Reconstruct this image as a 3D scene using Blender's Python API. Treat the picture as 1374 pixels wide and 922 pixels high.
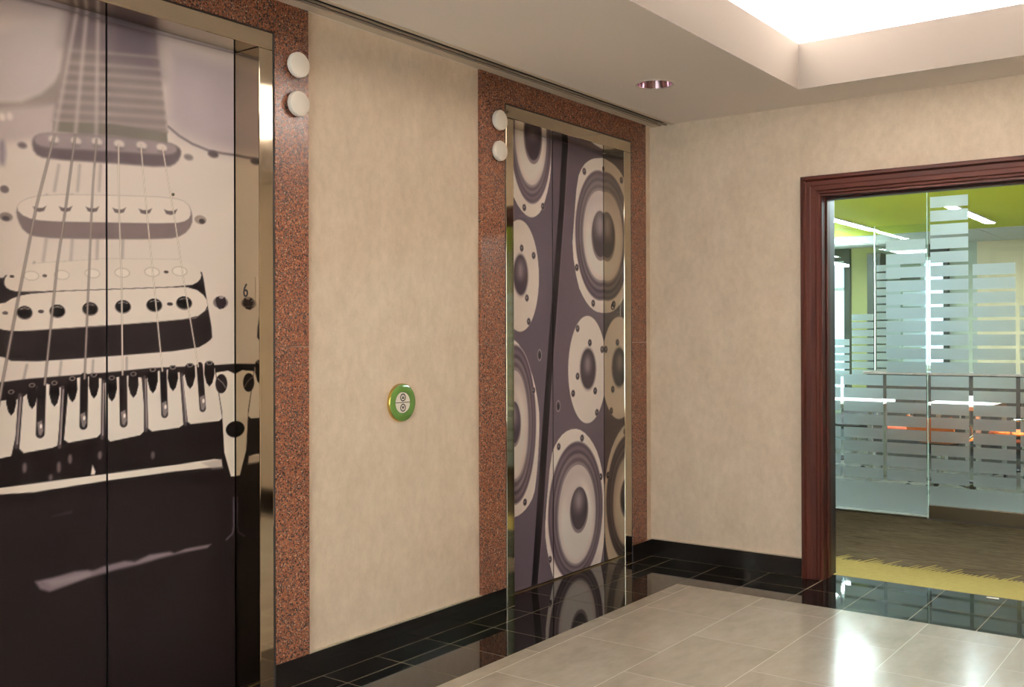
import bpy, bmesh, math, random
import numpy as np
from mathutils import Matrix, Vector
random.seed(7)
for o in list(bpy.data.objects): bpy.data.objects.remove(o, do_unlink=True)
SC = bpy.context.scene
COL = SC.collection

# ------------------------------------------------------------------ camera, world, lights, exposure
YAW, PITCH, ROLL = .630043, .003311, -.0031396
fw = Vector((-math.sin(YAW)*math.cos(PITCH), math.cos(YAW)*math.cos(PITCH), math.sin(PITCH)))
rt = Vector((math.cos(YAW), math.sin(YAW), 0)); up = rt.cross(fw)
r2 = rt*math.cos(ROLL)+up*math.sin(ROLL); u2 = -rt*math.sin(ROLL)+up*math.cos(ROLL)
cam = bpy.data.cameras.new('camera'); co = bpy.data.objects.new('camera', cam); COL.objects.link(co)
M = Matrix((r2, u2, -fw)).transposed().to_4x4(); M.translation = Vector((3.05274, 0, 1.36)); co.matrix_world = M
cam.sensor_fit = 'HORIZONTAL'; cam.sensor_width = 36; cam.lens = 1352.34/1374*36
cam.shift_x = -(707.672-687)/1374; cam.shift_y = -(461-446.882)/1374
cam.clip_start = .02; cam.clip_end = 200
SC.camera = co
SC.view_settings.view_transform = 'Standard'; SC.view_settings.look = 'None'
SC.view_settings.gamma = 1; SC.view_settings.use_curve_mapping = False
SC.view_settings.exposure = 0.52
SC.cycles.max_bounces = 14; SC.cycles.diffuse_bounces = 6; SC.cycles.glossy_bounces = 6
SC.cycles.transparent_max_bounces = 24; SC.cycles.transmission_bounces = 10
SC.cycles.use_denoising = True; SC.cycles.sample_clamp_indirect = 4
SC.cycles.caustics_reflective = True; SC.cycles.caustics_refractive = False

W = bpy.data.worlds.new('world'); SC.world = W; W.use_nodes = True
bg = W.node_tree.nodes['Background']; bg.inputs[0].default_value = (.96, .97, 1.0, 1); bg.inputs[1].default_value = 6.5

RW = 4.30          # lobby width
Y0 = -2.6          # lobby end behind the camera
YB = 5.488         # face of the baseboard on the far wall
ZC = 2.657
TX0, TX1, TY0, TY1, ZL, ZT = 1.082, RW-1.082, -1.6, 5.137, 2.90, 3.22   # ceiling tray
def area(name, loc, sx, sy, power, col, rot=(0, 0, 0)):
    l = bpy.data.lights.new(name, 'AREA'); l.shape = 'RECTANGLE'; l.size = sx; l.size_y = sy
    l.energy = power; l.color = col
    o = bpy.data.objects.new(name, l); o.location = loc; o.rotation_euler = rot; COL.objects.link(o); return o
COVE = (1.0, .98, 1.0); UPR = (math.pi, 0, 0); CP = 60.0      # watts per metre of cove lamp
cyc = (TY0+TY1)/2; cl = TY1-TY0; cxc = (TX0+TX1)/2; cw = TX1-TX0
area('cove_lamp', (TX0-.13, cyc, 2.80), .06, cl, CP*cl, COVE, UPR)
area('cove_lamp', (TX1+.13, cyc, 2.80), .06, cl, CP*cl, COVE, UPR)
area('cove_lamp', (cxc, TY1+.13, 2.80), cw, .06, CP*cw, COVE, UPR)
area('cove_lamp', (cxc, TY0-.13, 2.80), cw, .06, CP*cw, COVE, UPR)

# ------------------------------------------------------------------ materials
def lin(c): return tuple(((v/255)/12.92 if v/255 <= .04045 else ((v/255+.055)/1.055)**2.4) for v in c)
MATS = {}
def newmat(name):
    m = bpy.data.materials.new(name); m.use_nodes = True; MATS[name] = m
    nt = m.node_tree; return m, nt, nt.nodes['Principled BSDF'], nt.nodes['Material Output']
def simple(name, col, rough=.5, metal=0., spec=.5, coat=0., bump=None):
    m, nt, b, out = newmat(name)
    b.inputs['Base Color'].default_value = (*lin(col), 1); b.inputs['Roughness'].default_value = rough
    b.inputs['Metallic'].default_value = metal; b.inputs['Specular IOR Level'].default_value = spec
    b.inputs['Coat Weight'].default_value = coat; b.inputs['Coat Roughness'].default_value = .05
    if bump:
        n = nt.nodes.new('ShaderNodeTexNoise'); n.inputs['Scale'].default_value = bump[0]; n.inputs['Detail'].default_value = 4
        tc = nt.nodes.new('ShaderNodeTexCoord'); nt.links.new(tc.outputs['Object'], n.inputs['Vector'])
        bp = nt.nodes.new('ShaderNodeBump'); bp.inputs['Strength'].default_value = bump[1]; bp.inputs['Distance'].default_value = .002
        nt.links.new(n.outputs[0], bp.inputs['Height']); nt.links.new(bp.outputs[0], b.inputs['Normal'])
    return m
def mottled(name, c0, c1, scales=((3, 1.), (14, .7), (60, .5)), rough=.6, spec=.3, stretch=(1, 1, 1), rj=0., bump=0.):
    """colour wandering between c0 and c1 by summed noises"""
    m, nt, b, out = newmat(name)
    tc = nt.nodes.new('ShaderNodeTexCoord'); mp = nt.nodes.new('ShaderNodeMapping'); mp.inputs['Scale'].default_value = stretch
    src = tc.outputs['Object']
    if rj:
        oi = nt.nodes.new('ShaderNodeObjectInfo'); cb = nt.nodes.new('ShaderNodeVectorMath'); cb.operation = 'MULTIPLY_ADD'
        cv = nt.nodes.new('ShaderNodeCombineXYZ')
        for k in range(3): nt.links.new(oi.outputs['Random'], cv.inputs[k])
        cb.inputs[1].default_value = (37, 53, 71); nt.links.new(cv.outputs[0], cb.inputs[0]); nt.links.new(src, cb.inputs[2]); src = cb.outputs[0]
    nt.links.new(src, mp.inputs['Vector'])
    acc = None; tot = sum(w for _, w in scales)
    for s, w in scales:
        n = nt.nodes.new('ShaderNodeTexNoise'); n.inputs['Scale'].default_value = s; n.inputs['Detail'].default_value = 3
        nt.links.new(mp.outputs[0], n.inputs['Vector'])
        mu = nt.nodes.new('ShaderNodeMath'); mu.operation = 'MULTIPLY_ADD'; mu.inputs[1].default_value = w/tot
        nt.links.new(n.outputs[0], mu.inputs[0])
        if acc: nt.links.new(acc, mu.inputs[2])
        else: mu.inputs[2].default_value = 0
        acc = mu.outputs[0]
    if rj:
        ad = nt.nodes.new('ShaderNodeMath'); ad.operation = 'MULTIPLY_ADD'; ad.inputs[1].default_value = rj
        nt.links.new(oi.outputs['Random'], ad.inputs[0]); nt.links.new(acc, ad.inputs[2]); acc = ad.outputs[0]
    r = nt.nodes.new('ShaderNodeValToRGB'); r.color_ramp.elements[0].position = .34; r.color_ramp.elements[1].position = .68
    r.color_ramp.elements[0].color = (*lin(c0), 1); r.color_ramp.elements[1].color = (*lin(c1), 1)
    nt.links.new(acc, r.inputs[0]); nt.links.new(r.outputs[0], b.inputs['Base Color'])
    b.inputs['Roughness'].default_value = rough; b.inputs['Specular IOR Level'].default_value = spec
    if bump:
        bp = nt.nodes.new('ShaderNodeBump'); bp.inputs['Strength'].default_value = bump; bp.inputs['Distance'].default_value = .002
        nt.links.new(acc, bp.inputs['Height']); nt.links.new(bp.outputs[0], b.inputs['Normal'])
    return m
def granite(name, scale=205):
    m, nt, b, out = newmat(name)
    tc = nt.nodes.new('ShaderNodeTexCoord')
    v = nt.nodes.new('ShaderNodeTexVoronoi'); v.inputs['Scale'].default_value = scale; v.inputs['Randomness'].default_value = 1
    nt.links.new(tc.outputs['Object'], v.inputs['Vector'])
    bw = nt.nodes.new('ShaderNodeSeparateColor'); nt.links.new(v.outputs['Color'], bw.inputs[0])
    r = nt.nodes.new('ShaderNodeValToRGB'); r.color_ramp.interpolation = 'CONSTANT'
    st = [(0, (44, 38, 38)), (.12, (78, 66, 60)), (.22, (122, 76, 56)), (.44, (138, 86, 62)), (.66, (108, 68, 52)), (.82, (150, 102, 76)), (.93, (98, 88, 84)), (.97, (162, 130, 108))]
    el = r.color_ramp.elements; el[0].position = 0; el[0].color = (*lin(st[0][1]), 1); el[1].position = st[1][0]; el[1].color = (*lin(st[1][1]), 1)
    for p, c in st[2:]:
        e = el.new(p); e.color = (*lin(c), 1)
    nt.links.new(bw.outputs[0], r.inputs[0])
    v2 = nt.nodes.new('ShaderNodeTexVoronoi'); v2.inputs['Scale'].default_value = scale*2.2
    nt.links.new(tc.outputs['Object'], v2.inputs['Vector'])
    s2 = nt.nodes.new('ShaderNodeSeparateColor'); nt.links.new(v2.outputs['Color'], s2.inputs[0])
    lt = nt.nodes.new('ShaderNodeMath'); lt.operation = 'LESS_THAN'; lt.inputs[1].default_value = .06; nt.links.new(s2.outputs[1], lt.inputs[0])
    mx = nt.nodes.new('ShaderNodeMix'); mx.data_type = 'RGBA'; nt.links.new(lt.outputs[0], mx.inputs[0])
    nt.links.new(r.outputs[0], mx.inputs[6]); mx.inputs[7].default_value = (*lin((30, 26, 28)), 1)
    nt.links.new(mx.outputs[2], b.inputs['Base Color']); b.inputs['Roughness'].default_value = .22; b.inputs['Specular IOR Level'].default_value = .35
    return m
def emit(name, col, strength):
    m, nt, b, out = newmat(name)
    b.inputs['Base Color'].default_value = (0, 0, 0, 1); b.inputs['Emission Color'].default_value = (*col, 1); b.inputs['Emission Strength'].default_value = strength
    return m
def glassmat(name, tint=(.93, .975, .95), refl=1.0):
    m, nt, b, out = newmat(name); nt.nodes.remove(b)
    t = nt.nodes.new('ShaderNodeBsdfTransparent'); t.inputs[0].default_value = (*tint, 1)
    g = nt.nodes.new('ShaderNodeBsdfGlossy'); g.inputs['Roughness'].default_value = .0
    f = nt.nodes.new('ShaderNodeFresnel'); f.inputs[0].default_value = 1.45
    mu = nt.nodes.new('ShaderNodeMath'); mu.operation = 'MULTIPLY'; mu.inputs[1].default_value = refl; nt.links.new(f.outputs[0], mu.inputs[0])
    mx = nt.nodes.new('ShaderNodeMixShader'); nt.links.new(mu.outputs[0], mx.inputs[0]); nt.links.new(t.outputs[0], mx.inputs[1]); nt.links.new(g.outputs[0], mx.inputs[2])
    nt.links.new(mx.outputs[0], out.inputs[0]); return m
def frostmat(name, tl=.55, tr=.015):
    m, nt, b, out = newmat(name); nt.nodes.remove(b)
    t = nt.nodes.new('ShaderNodeBsdfTranslucent'); t.inputs[0].default_value = (.90, .94, .95, 1)
    d = nt.nodes.new('ShaderNodeBsdfDiffuse'); d.inputs[0].default_value = (.70, .76, .75, 1)
    c = nt.nodes.new('ShaderNodeBsdfTransparent'); c.inputs[0].default_value = (.93, .97, .96, 1)
    rg = nt.nodes.new('ShaderNodeBsdfRefraction'); rg.inputs['Roughness'].default_value = .55; rg.inputs['IOR'].default_value = 1.25; rg.inputs[0].default_value = (.94, .97, .98, 1)
    m1 = nt.nodes.new('ShaderNodeMixShader'); m1.inputs[0].default_value = .82; nt.links.new(t.outputs[0], m1.inputs[1]); nt.links.new(rg.outputs[0], m1.inputs[2])
    m2 = nt.nodes.new('ShaderNodeMixShader'); m2.inputs[0].default_value = .10; nt.links.new(m1.outputs[0], m2.inputs[1]); nt.links.new(d.outputs[0], m2.inputs[2])
    m3 = nt.nodes.new('ShaderNodeMixShader'); m3.inputs[0].default_value = tr; nt.links.new(m2.outputs[0], m3.inputs[1]); nt.links.new(c.outputs[0], m3.inputs[2])
    nt.links.new(m3.outputs[0], out.inputs[0]); return m
def woodmat(name, c0, c1, axis=2, rough=.3):
    m, nt, b, out = newmat(name)
    tc = nt.nodes.new('ShaderNodeTexCoord'); mp = nt.nodes.new('ShaderNodeMapping')
    sc = [30, 30, 30]; sc[axis] = 1.5; mp.inputs['Scale'].default_value = sc
    n = nt.nodes.new('ShaderNodeTexNoise'); n.inputs['Scale'].default_value = 1; n.inputs['Detail'].default_value = 5
    nt.links.new(tc.outputs['Object'], mp.inputs['Vector']); nt.links.new(mp.outputs[0], n.inputs['Vector'])
    r = nt.nodes.new('ShaderNodeValToRGB'); r.color_ramp.elements[0].position = .35; r.color_ramp.elements[1].position = .65
    r.color_ramp.elements[0].color = (*lin(c0), 1); r.color_ramp.elements[1].color = (*lin(c1), 1)
    nt.links.new(n.outputs[0], r.inputs[0]); nt.links.new(r.outputs[0], b.inputs['Base Color'])
    b.inputs['Roughness'].default_value = rough; b.inputs['Specular IOR Level'].default_value = .18
    return m
def printmat(name):
    m, nt, b, out = newmat(name)
    a = nt.nodes.new('ShaderNodeVertexColor'); a.layer_name = 'print'
    nt.links.new(a.outputs[0], b.inputs['Base Color']); b.inputs['Roughness'].default_value = .3; b.inputs['Specular IOR Level'].default_value = .12
    return m

mottled('wallcover', (203, 185, 164), (225, 208, 188), ((2.5, .5), (9, 1.), (32, 1.), (110, .6)), .55, .3, (1, 1, .7), bump=.15)
simple('ceiling_paint', (238, 230, 224), .85, spec=.1)
simple('fascia_paint_darkened', (132, 123, 115), .85, spec=.1)  # ceiling paint darkened to offset the strong cove light on the fascia
simple('cove_white', (238, 232, 224), .8, spec=.1)
granite('red_granite')
simple('stainless', (190, 178, 158), .06, 1.)
simple('stainless_brushed', (176, 168, 152), .22, 1.)
mottled('black_granite', (16, 14, 13), (26, 23, 21), ((90, 1.), (300, 1.)), .035, .5, rj=.06)
simple('base_granite', (22, 19, 18), .12, spec=.5)
mottled('field_tile', (138, 129, 116), (167, 157, 143), ((4, 1.), (17, .8), (60, .3)), .17, .38, (1, .45, 1), rj=.10)
simple('grout_light', (200, 188, 169), .7)
simple('grout_dark', (128, 116, 92), .7)
simple('sealant', (22, 19, 18), .7)
simple('edge_metal', (200, 190, 178), .3, .9)
simple('sill_bronze', (150, 128, 88), .3, 1.)
woodmat('mahogany', (48, 20, 14), (62, 27, 19), 2, .42)
woodmat('mahogany_head', (48, 20, 14), (62, 27, 19), 0, .42)
simple('jamb_black', (30, 24, 26), .4)
simple('lantern_white', (240, 232, 222), .35)
simple('button_green', (92, 128, 58), .15, coat=.6)
simple('button_edge', (196, 170, 90), .2, 1.)
simple('button_white', (236, 228, 216), .35)
simple('ink', (28, 26, 26), .5)
simple('plate_metal', (170, 160, 146), .3, 1.)
printmat('door_print')
simple('dark_void', (12, 11, 11), .9)
simple('diffuser_metal', (150, 138, 122), .5, spec=.3)
simple('diffuser_trim', (205, 192, 176), .5, spec=.3)
simple('reflector', (196, 170, 178), .12, 1.)
simple('trim_ring', (205, 196, 186), .35)
simple('lamp_glass', (230, 225, 220), .3)
glassmat('glass'); glassmat('window_glass', (.46, .55, .62)); frostmat('frost')
simple('glass_edge', (190, 222, 206), .1)
simple('rail_metal', (120, 108, 90), .28, 1.)
# carpets
mottled('carpet_brown', (58, 52, 40), (142, 130, 104), ((1.2, .3), (5, 1.), (16, 1.)), .95, .05, (1.0, 9, 1), bump=.3)
mottled('carpet_yellow', (190, 176, 104), (206, 192, 120), ((30, 1.), (180, 1.)), .95, .05)
mottled('office_floor', (38, 38, 32), (48, 48, 40), ((3, 1.), (20, .5)), .5, .25)
simple('green_paint', (200, 208, 50), .7, spec=.15)
simple('white_paint', (222, 222, 216), .8, spec=.1)
simple('grey_green_paint', (168, 176, 160), .8, spec=.1)
simple('tan_paint', (214, 200, 168), .8, spec=.1)
simple('olive_paint', (178, 176, 118), .8, spec=.1)
simple('vest_wall', (205, 192, 170), .8, spec=.1)
simple('act_tile', (214, 218, 214), .9, spec=.1)
simple('grid_white', (232, 234, 230), .6)
simple('window_frame', (232, 238, 240), .4)
simple('dark_frame', (40, 46, 40), .5)
simple('dark_wood', (44, 34, 29), .4)
simple('dark_shelf', (52, 46, 48), .5)
simple('grey_top', (110, 100, 94), .3)
simple('rust_fabric', (150, 64, 34), .85)
simple('orange_shell', (214, 100, 30), .4)
simple('chair_black', (24, 23, 24), .45)
simple('chair_chrome', (205, 202, 196), .12, 1.)
simple('table_white', (240, 238, 230), .35)
simple('pale_metal', (180, 178, 172), .3, .9)
emit('lamp_linear', (.84, .94, 1.0), 66.0)
emit('added_panel_glow', (.84, .94, 1.0), 66.0)
emit('lamp_square', (1.0, .97, .92), 50.0)
emit('added_entry_glow', (1.0, .93, .84), 16.0)

# ------------------------------------------------------------------ mesh helpers
class MB:
    def __init__(s): s.v = []; s.f = []
    def box(s, x0, x1, y0, y1, z0, z1):
        n = len(s.v)
        s.v += [(x0, y0, z0), (x1, y0, z0), (x1, y1, z0), (x0, y1, z0), (x0, y0, z1), (x1, y0, z1), (x1, y1, z1), (x0, y1, z1)]
        s.f += [tuple(n+i for i in q) for q in ((0, 3, 2, 1), (4, 5, 6, 7), (0, 1, 5, 4), (1, 2, 6, 5), (2, 3, 7, 6), (3, 0, 4, 7))]
        return s
    def prism(s, pts, axis, a, b):
        """closed 2-D outline extruded along axis from a to b; pts are the two other coordinates in axis order"""
        def mk(p, t):
            return (t, p[0], p[1]) if axis == 0 else (p[0], t, p[1]) if axis == 1 else (p[0], p[1], t)
        n = len(s.v); k = len(pts)
        s.v += [mk(p, a) for p in pts]+[mk(p, b) for p in pts]
        s.f += [tuple(n+i for i in range(k))[::-1], tuple(n+k+i for i in range(k))]
        s.f += [(n+i, n+(i+1) % k, n+k+(i+1) % k, n+k+i) for i in range(k)]
        return s
    def lathe(s, prof, c, axis=2, seg=32, half=None):
        """profile of (r, h) spun about an axis through c"""
        n = len(s.v); k = len(prof)
        for i in range(seg):
            a = 2*math.pi*i/seg; ca, sa = math.cos(a), math.sin(a)
            for r, h in prof:
                p = (r*ca, r*sa, h) if axis == 2 else (h, r*ca, r*sa) if axis == 0 else (r*ca, h, r*sa)
                s.v.append((c[0]+p[0], c[1]+p[1], c[2]+p[2]))
        for i in range(seg):
            j = (i+1) % seg
            for q in range(k-1):
                s.f.append((n+i*k+q, n+j*k+q, n+j*k+q+1, n+i*k+q+1))
        return s
    def tube(s, pts, r, seg=8):
        n0 = len(s.v); pts = [Vector(p) for p in pts]
        for i, p in enumerate(pts):
            t = (pts[min(i+1, len(pts)-1)]-pts[max(i-1, 0)]).normalized()
            a = t.cross(Vector((0, 0, 1)) if abs(t.z) < .9 else Vector((1, 0, 0))).normalized(); b = t.cross(a)
            rr = r[i] if isinstance(r, (list, tuple)) else r
            for k in range(seg):
                w = 2*math.pi*k/seg; q = p+(a*math.cos(w)+b*math.sin(w))*rr; s.v.append(tuple(q))
        for i in range(len(pts)-1):
            for k in range(seg):
                a = n0+i*seg+k; b = n0+i*seg+(k+1) % seg; s.f.append((a, b, b+seg, a+seg))
        s.f.append(tuple(n0+k for k in range(seg))[::-1]); s.f.append(tuple(n0+(len(pts)-1)*seg+k for k in range(seg)))
        return s
    def mesh(s, name, mat, bevel=0, smooth=False):
        me = bpy.data.meshes.new(name); me.from_pydata(s.v, [], s.f)
        bm = bmesh.new(); bm.from_mesh(me); bmesh.ops.remove_doubles(bm, verts=bm.verts, dist=1e-6)
        bmesh.ops.recalc_face_normals(bm, faces=bm.faces)
        if bevel:
            ed = [e for e in bm.edges if len(e.link_faces) == 2 and e.calc_face_angle() > .6]
            bmesh.ops.bevel(bm, geom=ed, offset=bevel, segments=2, affect='EDGES', profile=.5, clamp_overlap=True)
        bm.to_mesh(me); bm.free()
        me.materials.append(MATS[mat])
        if smooth:
            for p in me.polygons: p.use_smooth = True
            me.set_sharp_from_angle(angle=.7)
        return me
    def obj(s, name, mat, parent=None, bevel=0, smooth=False, origin=None):
        if origin is not None: s.v = [(x-origin[0], y-origin[1], z-origin[2]) for x, y, z in s.v]
        return link(name, s.mesh(name, mat, bevel, smooth), parent, origin or (0, 0, 0))
def link(name, me, parent=None, loc=(0, 0, 0)):
    o = bpy.data.objects.new(name, me); COL.objects.link(o); o.location = loc
    if parent is not None:
        o.parent = parent
        if parent.parent is None: o.location = Vector(loc)-parent.location
        else: o.location = Vector(loc)-parent.location-parent.parent.location
    return o
def empty(name, loc=(0, 0, 0)):
    o = bpy.data.objects.new(name, None); COL.objects.link(o); o.location = loc; o.empty_display_size = .1; return o
def tag(o, label=None, cat=None, group=None, kind=None):
    if label: o['label'] = label
    if cat: o['category'] = cat
    if group: o['group'] = group
    if kind: o['kind'] = kind
    return o
def struct(o, label=None): return tag(o, label, kind='structure')
def copy_tree(o, parent=None, move=None):
    c = o.copy(); COL.objects.link(c)
    if parent is not None: c.parent = parent
    if move is not None: c.location = move
    for ch in [k for k in bpy.data.objects if k.parent == o]: copy_tree(ch, c)
    return c
def text_mesh(txt, size):
    cu = bpy.data.curves.new('lettering', 'FONT'); cu.body = txt; cu.size = size; cu.align_x = 'CENTER'; cu.align_y = 'CENTER'; cu.extrude = .0006
    t = bpy.data.objects.new('lettering', cu); COL.objects.link(t); bpy.context.view_layer.update()
    me = bpy.data.meshes.new_from_object(t.evaluated_get(bpy.context.evaluated_depsgraph_get()))
    bpy.data.objects.remove(t, do_unlink=True); bpy.data.curves.remove(cu); return me
_cache = {}
def box_piece(name, x0, x1, y0, y1, z0, z1, mat, parent, bevel=0):
    """a box sharing its mesh with all boxes of the same size and material"""
    key = (name, round(x1-x0, 4), round(y1-y0, 4), round(z1-z0, 4), mat, bevel)
    c = ((x0+x1)/2, (y0+y1)/2, z0)
    if key not in _cache:
        _cache[key] = MB().box(-(x1-x0)/2, (x1-x0)/2, -(y1-y0)/2, (y1-y0)/2, 0, z1-z0).mesh(name, mat, bevel)
    return link(name, _cache[key], parent, c)
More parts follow.
